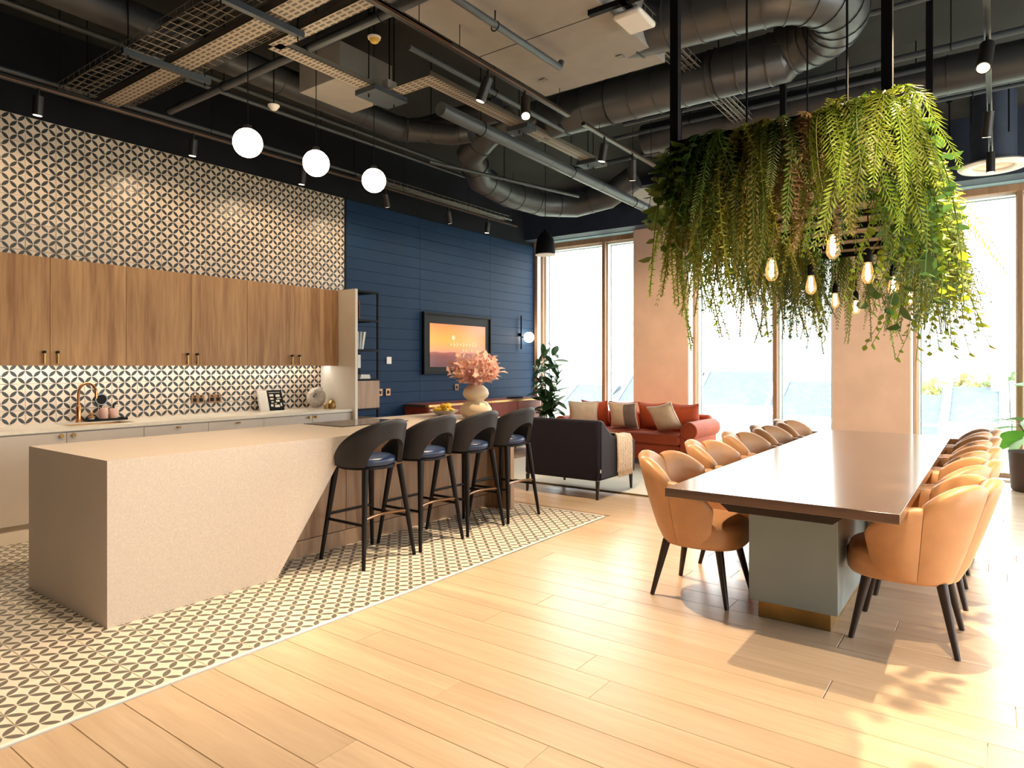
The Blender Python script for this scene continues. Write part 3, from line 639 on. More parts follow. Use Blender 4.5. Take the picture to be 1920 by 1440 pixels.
ordn = ['nearest the slanted panel', 'second from the slanted panel', 'third from the slanted panel, before the buff vase', 'farthest along, beside the dark armchair']
for i, xx in enumerate((3.385, 3.95, 4.515, 5.085)):
    l = 'charcoal bar stool with an open-backed shell, '+ordn[i]
    if i == 0: st.location = (xx, 3.815, 0); st['label'] = l
    else: dup(st, (xx, 3.815, 0), 0, l)

# ================================================================== NAVY WALL
cr = thing('sideboard', 'long oxblood sideboard with brass edges below the screen', 'sideboard', (8.27, 6.7, 0))
def rrect(x0, x1, y0, y1, r, n=5):
    return [(x0, y1), (x0, y0+r)]+[(x0+r-r*cos(a), y0+r-r*sin(a)) for a in [pi/2*i/n for i in range(1, n)]]+[(x0+r, y0), (x1-r, y0)]+[(x1-r+r*sin(a), y0+r-r*cos(a)) for a in [pi/2*i/n for i in range(1, n)]]+[(x1, y0+r), (x1, y1)]
obj('body', B().prism(rrect(6.83, 9.70, 6.45, YK-.01, .06), 2, .12, .855), 'red', cr, recalc=True)
obj('top_edge', B().prism(rrect(6.82, 9.71, 6.44, YK-.008, .065), 2, .855, .885), 'brass', cr, recalc=True)
obj('top', B().prism(rrect(6.83, 9.70, 6.45, YK-.008, .06), 2, .885, .888), 'red', cr, recalc=True)
for xx in (7.05, 9.45):
    for yy in (6.55, 6.82): obj('leg', B().cyl((xx, yy, 0), (xx, yy, .12), .014, .018, 10), 'brass', cr)
for i in range(1, 4): xx = 6.83+2.87*i/4; obj('door_gap', B().box(xx-.002, xx+.002, 6.446, 6.451, .14, .85), 'black', cr)
t = thing('oval_tray', 'dark oval tray lying on the sideboard', 'tray', (9.25, 6.66, .888)); obj('dish', B().lathe([(.15, 0), (.18, .02), (.175, .022), (.14, .006), (.001, .006)], (9.2, 6.66, .888), 28, 1.1, .7), 'black', t)
# picture / screen
tv = thing('framed_screen', 'black framed screen glowing with an orange sunset skyline', 'screen', (8.0, YK, 1.31))
obj('frame', B().box(7.195, 8.82, YK-.05, YK+.003, 1.31, 1.345).box(7.195, 8.82, YK-.05, YK+.003, 2.215, 2.25).box(7.195, 7.225, YK-.05, YK+.003, 1.345, 2.215).box(8.79, 8.82, YK-.05, YK+.003, 1.345, 2.215), 'black', tv, bevel=.003)
obj('mount', B().box(7.225, 8.79, YK-.028, YK+.002, 1.345, 2.215), 'blackplastic', tv)
def sunset():
    m, t, p = newmat('sunset_image')
    tc = N(t, 'ShaderNodeTexCoord'); s = N(t, 'ShaderNodeSeparateXYZ'); t.links.new(tc.outputs['Generated'], s.inputs[0])
    no = N(t, 'ShaderNodeTexNoise'); no.inputs['Scale'].default_value = 3.5; no.inputs['Detail'].default_value = 6
    mp = N(t, 'ShaderNodeMapping'); mp.inputs['Scale'].default_value = (1.2, 1, 6); t.links.new(tc.outputs['Generated'], mp.inputs[0]); t.links.new(mp.outputs[0], no.inputs[0])
    z = math_(t, 'ADD', s.outputs[2], math_(t, 'MULTIPLY_ADD', no.outputs[0], .10, -.05))
    r = N(t, 'ShaderNodeValToRGB'); cr_ = r.color_ramp
    cr_.elements[0].position = 0; cr_.elements[0].color = (.12, .018, .022, 1); cr_.elements[1].position = 1; cr_.elements[1].color = (.85, .25, .03, 1)
    for ps, c in ((.26, (.22, .03, .025)), (.325, (.42, .07, .035)), (.345, (.80, .32, .18)), (.42, (.92, .38, .10)), (.62, (.98, .46, .04)), (.82, (.95, .36, .035))):
        e_ = cr_.elements.new(ps); e_.color = c4(c)
    t.links.new(z, r.inputs[0])
    # warmer red towards the right, bright sun at left
    mx = N(t, 'ShaderNodeMix', data_type='RGBA'); mx.inputs[7].default_value = (.80, .12, .05, 1)
    t.links.new(math_(t, 'MULTIPLY', math_(t, 'POWER', s.outputs[0], 3), .55), mx.inputs[0]); t.links.new(r.outputs[0], mx.inputs[6])
    dx = math_(t, 'MULTIPLY', math_(t, 'SUBTRACT', s.outputs[0], .40), 1.6); dz = math_(t, 'MULTIPLY', math_(t, 'SUBTRACT', s.outputs[2], .69), .75)
    d = math_(t, 'SQRT', math_(t, 'ADD', math_(t, 'MULTIPLY', dx, dx), math_(t, 'MULTIPLY', dz, dz)))
    g = N(t, 'ShaderNodeMapRange'); g.inputs[1].default_value = .02; g.inputs[2].default_value = .055; g.inputs[3].default_value = 1; g.inputs[4].default_value = 0; t.links.new(d, g.inputs[0])
    m2 = N(t, 'ShaderNodeMix', data_type='RGBA'); m2.inputs[7].default_value = (1, .85, .5, 1); t.links.new(g.outputs[0], m2.inputs[0]); t.links.new(mx.outputs[2], m2.inputs[6])
    p.inputs['Base Color'].default_value = (.01, .01, .01, 1); p.inputs['Roughness'].default_value = .25
    t.links.new(m2.outputs[2], p.inputs['Emission Color']); p.inputs['Emission Strength'].default_value = .95
    return m
obj('picture', B().box(7.335, 8.672, YK-.034, YK-.028, 1.42, 2.085), sunset(), tv)
LET = emit('screen_letters', (1, .86, .45), 1.0)
for k in range(9):      # too blurred in the photo to read: short pale strokes
    xx = 7.80+.076*k; zz = 1.775; hh = .02+.02*((k*5) % 3)/2
    obj('lettering', B().box(xx, xx+.014, YK-.036, YK-.034, zz-hh, zz+hh).box(xx+.014, xx+.04, YK-.036, YK-.034, zz-hh*.3, zz-hh*.3+.012), LET, tv)
for k in (0, 1, 3): xx = 8.10+.07*k; obj('lettering', B().box(xx, xx+.02, YK-.036, YK-.034, 1.665, 1.70), LET, tv)
# sconce, switch, sockets
t = thing('wall_sconce', 'black bar wall lamp with a glowing globe beside the window', 'wall lamp', (9.70, YK, 1.74))
obj('bar', B().box(9.688, 9.712, YK-.055, YK-.03, 1.74, 2.34), 'black', t, bevel=.003); obj('mount', B().cyl((9.70, YK-.03, 2.0), (9.70, YK+.01, 2.0), .03, .03, 14), 'black', t)
obj('globe', B().sph((9.825, YK-.12, 1.955), .095, 22, 14), 'sconce', t); obj('arm', B().tube([(9.70, YK-.045, 1.955), (9.75, YK-.08, 1.955)], .012, 8), 'black', t)
for k, (xx, zz, la, m_) in enumerate([(6.53, 1.515, 'white light switch plate on the navy boards', 'plastic'), (6.36, 1.068, 'bronze socket beside the black shelving unit', 'bronze'), (6.51, 1.068, 'bronze socket below the white switch', 'bronze'), (7.98, 1.10, 'small dark socket behind the dried bouquet', 'bronze')]):
    t = thing('switch_plate' if k == 0 else 'wall_socket', la, 'switch' if k == 0 else 'socket', (xx, YK, zz-.05), 0, None if k == 0 else 'sockets on the navy wall')
    obj('plate', B().box(xx-.045, xx+.045, YK-.008, YK+.004, zz-.05, zz+.05), m_, t, bevel=.003); obj('centre', B().box(xx-.02, xx+.02, YK-.011, YK-.008, zz-.022, zz+.022), 'plastic' if k == 0 else 'blackplastic', t)

# ================================================================== DINING
TBX0, TBX1, TBY0, TBY1, TBZ = 3.405, 7.55, .350, 1.460, .77
tb_ = thing('dining_table', 'long dark wood dining table on grey-green box pedestals', 'dining table', (5.48, .905, 0))
obj('top', B().box(TBX0, TBX1, TBY0, TBY1, .722, TBZ), 'walnut', tb_, bevel=.003)
obj('apron', B().prism([(TBY0+.22, .722), (TBY1-.22, .722), (TBY1-.30, .655), (TBY0+.30, .655)], 0, TBX0+.14, TBX1-.14), 'darkwood', tb_, recalc=True)
for xa, xb in ((3.86, 4.88), (6.08, 7.1)):
    p_ = obj('pedestal', B().box(xa, xb, .683, 1.147, .10, .656), 'pedestal', tb_, bevel=.003)
    obj('brass_plinth', B().box(xa+.04, xb-.04, .725, 1.105, 0, .10), 'oldbrass', p_)
def make_chair():
    t = thing('dining_chair', 'chair', 'dining chair', (0,0,0), 0, 'tan leather dining chairs')
    D = radians; bd = [-122, -74, -25, 25, 74, 122]
    for i in range(5):
        a0, a1 = D(bd[i]), D(bd[i+1]); mid = (a0+a1)/2; hw = (a1-a0)/2
        def zt(p, i=i, mid=mid, hw=hw):
            s = (p-mid)/hw
            if i == 2: return .872-.055*s*s
            if i in (1, 3):
                q = -s if i == 1 else s          # q>0 towards the front
                return .845-.045*q-.05*s*s
            q = -s if i == 0 else s
            return .705-.075*q-.045*s*s
        b = B().ring(shell(a0+.004, a1-.004, 8, lambda p: .335+.02*(1-cos(p)), zt, lambda z: .215+.10*min(1, max(0, (z-.33)/.38))**.7, lambda z: .20+.185*((z-.33)/.54)**.85 if z > .33 else .20, .052, .0, lambda u: .016*sin(pi*u)**.6))
        obj('back_panel', b, 'leather', t, angle=60, recalc=True)
    pts = []
    for k in range(28):
        a = 2*pi*k/28; c, s = cos(a), sin(a); pts.append((.255*abs(c)**.75*(1 if c >= 0 else -1), .03+.255*abs(s)**.75*(1 if s >= 0 else -1)))
    rows = [[(x*f, .03+(y-.03)*f, z) for x, y in pts] for f, z in ((.80, .325), (.93, .33), (.985, .35), (1.0, .39), (.99, .44), (.93, .475), (.8, .492), (.5, .502), (.1, .505))]
    obj('seat', B().ring(rows), 'leather', t, angle=60, recalc=True)
    for sx in (-1, 1):
        for sy in (-1, 1): obj('leg', B().cyl((sx*.232, sy*.235, 0), (sx*.165, sy*.165, .34), .0135, .026, 12), 'darkwood', t)
    return t
ch = make_chair()
n5 = ['nearest the camera', 'second from the near end', 'middle one', 'second from the far end', 'at the far end by the window']
first = True
for side in (0, 1):
    for i in range(5):
        xx = 4.115+.815*i; yy = 1.515 if side == 0 else .39; rz = pi if side == 0 else 0
        rz += [0, .03, -.02, .02, 0][i]
        l = 'tan leather tub chair on the '+('sofa' if side == 0 else 'plant')+' side, '+n5[i]
        if first: ch.location = (xx, yy, 0); ch.rotation_euler = (0, 0, rz); ch['label'] = l; first = False
        else: dup(ch, (xx, yy, 0), rz, l)

# ================================================================== LOUNGE
rg = thing('rug', 'pale cream rug with a dark bound edge under the sofas', 'rug', (8.0, 4.5, 0))
obj('pile', B().box(6.77, 9.45, 2.9, 6.0, .001, .014), 'rug', rg); obj('binding', B().box(6.74, 6.77, 2.87, 6.03, .001, .014).box(9.45, 9.48, 2.87, 6.03, .001, .014).box(6.77, 9.45, 2.87, 2.9, .001, .014).box(6.77, 9.45, 6.0, 6.03, .001, .014), 'rugedge', rg)
AX, AY0, AY1 = 6.235, 3.42, 4.40
ac = thing('armchair', 'dark aubergine velvet armchair seen from behind', 'armchair', (6.7, 3.9, 0))
obj('back', B().prism([(AX, .20), (AX+.18, .20), (AX+.16, .84), (AX+.03, .85)], 1, AY0+.015, AY1-.015), 'navyv', ac, bevel=.03, recalc=True)
prof = [(AX+.04, .20), (7.12, .20), (7.13, .56), (7.08, .60), (6.78, .615), (6.58, .66), (6.44, .76), (6.36, .835), (AX+.05, .845)]
obj('arm', B().prism(prof, 1, AY0, AY0+.13), 'navyv', ac, bevel=.025, recalc=True); obj('arm', B().prism(prof, 1, AY1-.13, AY1), 'navyv', ac, bevel=.025, recalc=True)
obj('seat_base', B().box(AX+.15, 7.12, AY0+.13, AY1-.13, .20, .33), 'navyv', ac, bevel=.02)
obj('seat_cushion', B().box(AX+.17, 7.20, AY0+.135, AY1-.135, .33, .47), 'navyv', ac, bevel=.05)
obj('back_cushion', B().box(AX+.17, AX+.34, AY0+.14, AY1-.14, .46, .82), 'navyv', ac, bevel=.06)
for xx, yy in ((6.27, 3.45), (7.06, 3.45), (6.27, 4.36), (7.06, 4.36)): obj('leg', B().cyl((xx+(-.012 if xx < 6.5 else .012), yy, .014 if xx > 6.7 else .001), (xx, yy, .20), .014, .024, 10), 'darkwood', ac)
obj('care_tag', B().box(6.265, 6.285, 3.416, 3.419, .29, .325), 'plastic', ac)
# knitted throw over the arm
th = thing('knitted_throw', 'cream cable-knit throw with tassels over the armchair arm', 'throw', (6.82, 3.42, .2))
sec = [(3.60, .50), (3.575, .60), (3.555, .645), (3.50, .655), (3.43, .648), (3.405, .62), (3.398, .50), (3.396, .38), (3.398, .26)]
rows = []
for i in range(25):
    xx = 6.63+.36*i/24; w_ = .006*sin(i*pi/2); dz = (.045*max(0, (6.80-xx)/.2) if xx < 6.80 else 0)+.012*sin(i*.6)*0
    out = [(y-(.008+w_ if k < 99 else 0)*(1 if y < 3.5 else -.3), z+(dz if .58 < z else 0)+(.01 if k in (2, 3, 4) else 0)) for k, (y, z) in enumerate(sec)]
    inn = [(y+.004 if y < 3.5 else y-.004, z-.004+(dz if .58 < z else 0)) for y, z in reversed(sec)]
    rows.append([(xx, y, z) for y, z in out+inn])
obj('knit', B().ring(rows), 'knit', th, recalc=True, angle=70)
for i in range(15): xx = 6.64+.34*i/14; obj('tassel', B().tube([(xx, 3.392, .262), (xx+.004, 3.39, .225), (xx-.002, 3.392, .195)], [.007, .008, .003], 6), 'knit', th)
# rust sofa
RX0, RX1, RY0, RY1 = 8.78, 9.72, 3.30, 5.62
rs = thing('sofa', 'rust velvet sofa with rolled arms in front of the windows', 'sofa', (9.3, 4.45, 0))
obj('base', B().box(RX0+.03, RX1, RY0+.10, RY1-.10, .09, .32), 'rust', rs, bevel=.025)
ym = (RY0+RY1)/2
for a, c in ((RY0+.24, ym), (ym, RY1-.24)): obj('seat_cushion', B().box(RX0, RX1-.24, a+.004, c-.004, .32, .475), 'rust', rs, bevel=.05)
obj('back', B().prism([(RX1-.22, .30), (RX1, .30), (RX1+.03, .70), (RX1-.10, .72)], 1, RY0+.12, RY1-.12), 'rust', rs, bevel=.04, recalc=True)
for y0 in (RY0, RY1-.26):
    s = 1 if y0 == RY0 else -1
    outer = RY0+.06 if s == 1 else RY1-.06; inner = RY0+.26 if s == 1 else RY1-.26
    obj('arm', B().box(RX0+.02, RX1, min(outer, inner), max(outer, inner), .09, .50), 'rust', rs, bevel=.02)
    cyc = RY0+.125 if s == 1 else RY1-.125
    obj('arm_roll', B().cyl((RX0, cyc, .535), (RX1+.01, cyc, .535), .125, .125, 24), 'rust', rs, bevel=.012)
    obj('scroll', B().cyl((RX0-.004, cyc, .535), (RX0+.01, cyc, .535), .075, .075, 20), 'rust', rs, bevel=.004)
for i in range(4):
    yc = RY0+.42+i*.495
    M3 = Matrix.Rotation(pi/2+random.uniform(-.05, .05), 3, 'Z') @ Matrix.Rotation(-.28, 3, 'X')
    obj('back_cushion', B().pillow((RX1-.31, yc, .665), .485, .47, .25, M3, 12, .38), 'rust', rs, angle=80, recalc=True)
for xx in (RX0+.08, RX1-.06):
    for yy in (RY0+.14, RY1-.14): obj('foot', B().cyl((xx, yy, .014 if xx < 9.44 else 0), (xx, yy, .09), .022, .028, 10), 'darkwood', rs)
def cushion(y, x, z, w, rz, rx, label, split=False, ry=0):
    t = thing('cushion', label, 'cushion', (x, y, z-w*.45), 0, 'scatter cushions')
    M3 = Matrix.Rotation(pi/2+rz, 3, 'Z') @ Matrix.Rotation(rx, 3, 'X') @ Matrix.Rotation(ry, 3, 'Y')
    b = B().pillow((x, y, z), w, w*.92, .17, M3, 12, .42)
    o = obj('cover', b, 'pillow', t, angle=80, recalc=True)
    if split:
        o.data.materials.append(MT['pillowbrown']); C = Vector(o.data.vertices[0].co); inv = M3.inverted(); off = Vector((x, y, z))-wpos(t)
        for p_ in o.data.polygons:
            q = inv @ (p_.center-off); p_.material_index = 1 if q.x < -.05*w else 0
    # piped edge
    pts = []
    n = 8
    for k in range(4*n):
        s_, q = divmod(k, n); u = 2*q/n-1; xy = [(u, -1), (1, u), (-u, 1), (-1, -u)][s_]
        pin = 1-.11*((1-xy[0]**2)*xy[1]**2+(1-xy[1]**2)*xy[0]**2)
        pts.append(tuple(Vector((x, y, z))+M3 @ Vector((xy[0]*w/2*pin, 0, xy[1]*w*.46*pin))))
    obj('piping', B().tube(pts+[pts[0]], .009, 5), 'plastic', t)
cushion(5.22, 9.02, .69, .46, .55, -.30, 'cream cushion at the left end of the rust sofa')
cushion(4.57, 9.10, .69, .44, .06, -.30, 'two-tone taupe and cream cushion in the middle of the rust sofa', True)
cushion(3.86, 9.0, .69, .46, -.22, -.42, 'cream cushion tilted against the right arm of the rust sofa', False, .22)

# plants
def leaf_mesh(name, L, w, m, n=5, curl=.25, fold=.2):
    b = B(); V = []; F = []
    for i in range(n+1):
        t = i/n; ww = w*(sin(pi*min(.999, t*.93+.04))**.8); z = -curl*L*t*t; x = L*t
        V += [(x, -ww/2, z+fold*ww/2), (x, 0, z), (x, ww/2, z+fold*ww/2)]
    for i in range(n):
        for k in (0, 1): a = i*3+k; F.append((a, a+3, a+4, a+1))
    b.add(V, F); return mesh_of(b, name, m, 80)
FL = [leaf_mesh('leaf', .24, .11, 'ficus', 5, .2), leaf_mesh('leaf', .20, .10, 'ficus', 5, .35), leaf_mesh('leaf', .28, .12, 'ficus', 5, .1)]
pl = thing('rubber_plant', 'tall dark-leaved rubber plant in the corner by the navy wall', 'plant', (9.45, 6.15, 0))
obj('planter', B().lathe([(.16, .001), (.19, .02), (.21, .38), (.215, .40), (.19, .40), (.185, .36), (.001, .36)], (9.45, 6.15, 0), 24), 'potw', pl)
for k in range(4):
    a = k*1.6; tx, ty = 9.45+.16*cos(a), 6.15+.20*sin(a); H_ = (1.75, 1.45, 1.60, 1.30)[k]
    st_ = obj('stem', B().tube([(9.45+.03*cos(a), 6.15+.03*sin(a), .35), ((9.45+tx)/2, (6.15+ty)/2, .9), (tx, ty, H_)], [.012, .010, .005], 6), 'stem', pl)
    for i in range(24):
        t = .22+.78*i/23; zz = .35+(H_-.35)*t; q = i*2.4+k; px = 9.45+(tx-9.45)*t; py = 6.15+(ty-6.15)*t
        inst('leaf', FL[i % 3], pl, (px-9.45, py-6.15, zz), (random.uniform(-.4, .4), random.uniform(-.9, .5) if t < .95 else -1.2, q), [(.95+.4*random.random())*(1.2-.35*t)]*3)
BL = [leaf_mesh('leaf', .36, .22, 'bop', 7, .35, .12), leaf_mesh('leaf', .40, .20, 'bop', 7, .5, .15)]
p2 = (9.66, -.36)
bp = thing('paddle_plant', 'broad-leaved potted plant in a brown pot at the right edge', 'plant', (p2[0], p2[1], 0))
obj('planter', B().lathe([(.22, .001), (.235, .02), (.26, .43), (.265, .45), (.24, .45), (.235, .40), (.001, .40)], (p2[0], p2[1], 0), 28), 'pot', bp)
obj('soil', B().lathe([(.235, .402), (.001, .41)], (p2[0], p2[1], 0), 20), 'soil', bp)
for i in range(13):
    a = i*2.4+.6; r = .10+.17*((i*7) % 5)/5; hz = .62+.62*((i*5) % 13)/13
    ex, ey = r*cos(a), r*sin(a)
    obj('stalk', B().tube([(p2[0]+.04*cos(a), p2[1]+.04*sin(a), .40), (p2[0]+ex*.5, p2[1]+ey*.5, (.4+hz)/2+.05), (p2[0]+ex, p2[1]+ey, hz)], [.013, .011, .007], 6), 'bop', bp)
    inst('leaf', BL[i % 2], bp, (ex, ey, hz), (random.uniform(-.6, .6), random.uniform(-.5, .45), a+random.uniform(-.5, .5)), [1.0+.4*random.random()]*3)

# ================================================================== HANGING PLANTER
HX0, HX1, HY0, HY1, HZ0, HZ1 = 3.45, 6.65, .38, 1.43, 2.42, 2.66
hp = thing('hanging_planter', 'long black-framed planter hung above the dining table', 'planter', ((HX0+HX1)/2, (HY0+HY1)/2, 1.9))
for (x0, x1, y0, y1) in ((HX0, HX1, HY1-.10, HY1), (HX0, HX1, HY0, HY0+.10), (HX0, HX0+.10, HY0+.1, HY1-.1), (HX1-.10, HX1, HY0+.1, HY1-.1)):
    obj('trough', B().box(x0, x1, y0, y1, HZ0+.06, HZ1), 'black', hp)
for x_, y_ in ((3.45, 1.405), (5.72, 1.405), (3.45, .385), (5.80, .385)):
    obj('post', B().box(x_, x_+.045, y_, y_+.045, HZ1-.05, ZC), 'black', hp)
for (x_, y_) in ((3.60, 1.08), (5.0, 1.08), (3.75, .62), (5.2, .62)): obj('rod', B().cyl((x_, y_, HZ1), (x_, y_, ZC), .006, .006, 6), 'black', hp)
for i in range(7):
    xa = HX0+.10+i*(HX1-HX0-.2)/7; xb = xa+(HX1-HX0-.2)/7
    obj('slat', B().box(xa+.03, xb-.03, HY0+.1, HY1-.1, HZ0+.03, HZ0+.05), 'palewood', hp)
    obj('cross_bar', B().box(xb-.018, xb+.018, HY0+.02, HY1-.02, HZ0-.01, HZ0+.03), 'black', hp)
for y_ in (HY0+.1, HY1-.12): obj('inner_board', B().box(HX0+.1, HX1-.1, y_, y_+.02, HZ0+.06, HZ1+.02), 'palewood', hp)
# filament bulbs
bulbs = [(3.61, .66, 2.03), (3.63, .96, 1.945), (4.21, .59, 1.962), (4.56, .963, 1.956), (4.99, .55, 1.965), (6.04, .55, 1.972), (6.02, 1.085, 1.982), (6.34, .98, 1.943)]
bl = ['at the near end, highest', 'at the near end on the sofa side', 'second along on the plant side', 'second along on the sofa side', 'third along on the plant side', 'at the far end on the plant side', 'third along on the sofa side', 'at the far end, lowest']
for (bx, by, bz), la in zip(bulbs, bl):
    t = thing('filament_bulb', 'clear filament bulb hanging under the planter, '+la, 'light bulb', (bx, by, bz-.07), 0, 'filament bulbs')
    obj('glass_bulb', B().lathe([(.0005, -.066), (.016, -.063), (.029, -.047), (.034, -.028), (.031, 0), (.022, .035), (.017, .062)], (bx, by, bz), 16), 'bulbglass', t, angle=80)
    obj('filament', B().tube([(bx, by, bz-.04), (bx, by, bz+.045)], [.0125, .011], 8), 'filament', t)
    obj('lamp_holder', B().lathe([(.020, .055), (.022, .06), (.022, .11), (.016, .125), (.005, .14)], (bx, by, bz), 14), 'blackplastic', t)
    obj('cord', B().cyl((bx, by, bz+.138), (bx, by, HZ0+.02), .0035, .0035, 6), 'black', t)
# foliage
def frond_mesh(seed, L, out, lm, m, name='frond', nl=22, droop=1.0):
    rn = random.Random(seed); b = B(); path = []
    up = .06+.05*rn.random(); sw = rn.uniform(-.08, .08)
    for i in range(nl+1):
        t = i/nl; path.append(Vector((out*(1-exp(-2.6*t)), sw*t*t, up*sin(pi*min(1, t*1.6))*(1-t)-L*droop*t**1.35)))
    b.tube([tuple(p) for p in path[::3]], [.0035*(1-.7*i/len(path[::3])) for i in range(len(path[::3]))], 4, False)
    for i in range(1, nl+1):
        t = i/nl; l = lm*(.25+.75*sin(pi*(t**.7))**.8)*rn.uniform(.8, 1.15); tg = (path[i]-path[i-1]).normalized()
        for s in (-1, 1):
            d = (Vector((rn.uniform(-.25, .25), s, 0))+tg*.55).normalized(); n_ = tg*(.40*L/nl); e_ = Vector((0, 0, -l*.25*rn.random()))
            p = path[i]; b.add([p-n_, p+d*l*.55+n_*.9+e_*.3, p+d*l+e_, p+d*l*.5-n_*.9+e_*.3], [(0,1,2,3)])
    return mesh_of(b, name, m, 80)
def tail_mesh(seed, L, out, m, name='frond', nl=70, rad=.032):
    rn = random.Random(seed); b = B(); path = lambda t: Vector((out*(1-exp(-3*t)), .04*sin(3*t+seed), .05*sin(pi*min(1, 2*t))-L*t**1.2))
    b.tube([tuple(path(i/8)) for i in range(9)], .003, 4, False)
    for i in range(nl):
        t = (i+.5)/nl; p = path(t); a = i*2.4; r = rad*(.5+.5*sin(pi*t**.6))*rn.uniform(.7, 1.2); d = Vector((cos(a), sin(a), -.55)); s = Vector((-sin(a), cos(a), 0))*.0045
        b.add([p-s, p+s, p+d*r], [(0,1,2)]); a += 1.2; d = Vector((cos(a), sin(a), -.2)); b.add([p-Vector((0,0,.005)), p+Vector((0,0,.005)), p+d*r*.9], [(0,1,2)])
    return mesh_of(b, name, m, 80)
def vine_mesh(seed, L, out, m, name='vine', nl=13, ls=.055):
    rn = random.Random(seed); b = B(); path = lambda t: Vector((out*(1-exp(-4*t)), .05*sin(4*t+seed), .03*sin(pi*min(1, 3*t))-L*t**1.1))
    b.tube([tuple(path(i/8)) for i in range(9)], .0025, 4, False)
    for i in range(nl):
        t = (i+.6)/nl; p = path(t); a = rn.uniform(-1.9, 1.9); l = ls*rn.uniform(.6, 1.25)*(1.15-.5*t); d = Vector((cos(a), sin(a), rn.uniform(-.9, .1))).normalized(); s = d.cross(Vector((0,0,1))).normalized()*l*.42; n_ = d.cross(s).normalized()*l*.1
        b.add([p, p+d*l*.3+s*.9+n_, p+d*l*.65+s*.75+n_, p+d*l, p+d*l*.65-s*.75+n_, p+d*l*.3-s*.9+n_, p+d*l*.5], [(0,1,6),(1,2,6),(2,3,6),(3,4,6),(4,5,6),(5,0,6)])
    return mesh_of(b, name, m, 80)
FR = {
 'bright': [frond_mesh(s, .34+.08*s, .24, .062, 'fern1', nl=34) for s in range(4)],
 'deep': [frond_mesh(10+s, .42+.08*s, .16, .05, 'fern2', nl=34) for s in range(4)],
 'olive': [frond_mesh(20+s, .46+.08*s, .14, .045, 'fern3', nl=38) for s in range(4)],
 'tail': [tail_mesh(s, .52+.09*s, .12, 'fern3') for s in range(4)],
 'tailg': [tail_mesh(30+s, .55+.10*s, .22, 'fern1', nl=90, rad=.042) for s in range(4)],
 'dry': [tail_mesh(60+s, .40+.06*s, .09, 'dry', nl=110, rad=.05) for s in range(3)],
 'ivy': [vine_mesh(s, .45+.09*s, .12, 'ivy') for s in range(4)],
 'pothos': [vine_mesh(40+s, .32+.09*s, .14, 'fern2', nl=8, ls=.10) for s in range(4)],
 'bigleaf': [vine_mesh(70+s, .40+.10*s, .16, 'ivy', nl=10, ls=.11) for s in range(4)],
 'lime': [vine_mesh(50+s, .50+.10*s, .13, 'fern1', nl=20, ls=.065) for s in range(4)],
}
KN = {'bright': ('boston_fern', 'bright yellow-green fern'), 'deep': ('boston_fern', 'deep green fern'), 'olive': ('boston_fern', 'olive green fern'), 'tail': ('foxtail_fern', 'olive foxtail fern'), 'tailg': ('foxtail_fern', 'light green foxtail fern'),
      'dry': ('dried_grass', 'brown dried grass tuft'), 'ivy': ('trailing_ivy', 'dark trailing ivy'), 'pothos': ('trailing_pothos', 'broad-leaved trailing pothos'), 'lime': ('trailing_creeper', 'lime trailing creeper'), 'bigleaf': ('trailing_philodendron', 'dark large-leaved trailing philodendron')}
ORD = 'first second third fourth fifth sixth seventh eighth ninth tenth eleventh twelfth thirteenth fourteenth fifteenth sixteenth seventeenth eighteenth nineteenth twentieth twenty-first twenty-second'.split()
def plant(kind, x, y, dirn, n, side, spread=1.0, sc=1.0, z=HZ1, dz=1.0, idx=0, inner=False):
    nm, la = KN[kind]
    t = thing(nm, la+', '+ORD[idx]+(' inner' if inner else '')+" clump along the planter's "+side+(' from the sofa side' if 'end' in side else ' from the near end'), 'plant', (x, y, z-.02), 0, 'hanging plants on the planter')
    ms = FR[kind]
    for i in range(n):
        a = dirn+spread*(2*(i+.5)/n-1)+random.uniform(-.2, .2); q = sc*random.uniform(.75, 1.15)
        inst('frond' if 'frond' in ms[0].name else 'vine', ms[(i*3+len(nm)) % len(ms)], t, (random.uniform(-.05, .05), random.uniform(-.05, .05), random.uniform(-.03, .03)), (random.uniform(-.35, .35), random.uniform(-.18, .38), a), (q, q, q*dz))
seqs = {'near end': ['pothos', 'ivy', 'deep', 'tail', 'olive', 'deep', 'dry', 'dry', 'bright', 'deep', 'bright'],
        'sofa side': ['pothos', 'tailg', 'tailg', 'ivy', 'deep', 'olive', 'tail', 'lime', 'deep', 'olive', 'ivy', 'tail', 'deep', 'olive', 'tail', 'deep', 'ivy', 'olive', 'lime', 'deep', 'tail', 'olive'],
        'plant side': ['bright', 'pothos', 'bigleaf', 'lime', 'bright', 'bigleaf', 'lime', 'olive', 'bigleaf', 'bright', 'lime', 'ivy', 'bright', 'deep', 'lime', 'olive', 'ivy', 'bright', 'lime', 'deep', 'olive', 'lime'],
        'far end': ['ivy', 'olive', 'deep', 'tail', 'olive', 'ivy', 'deep', 'lime', 'olive']}
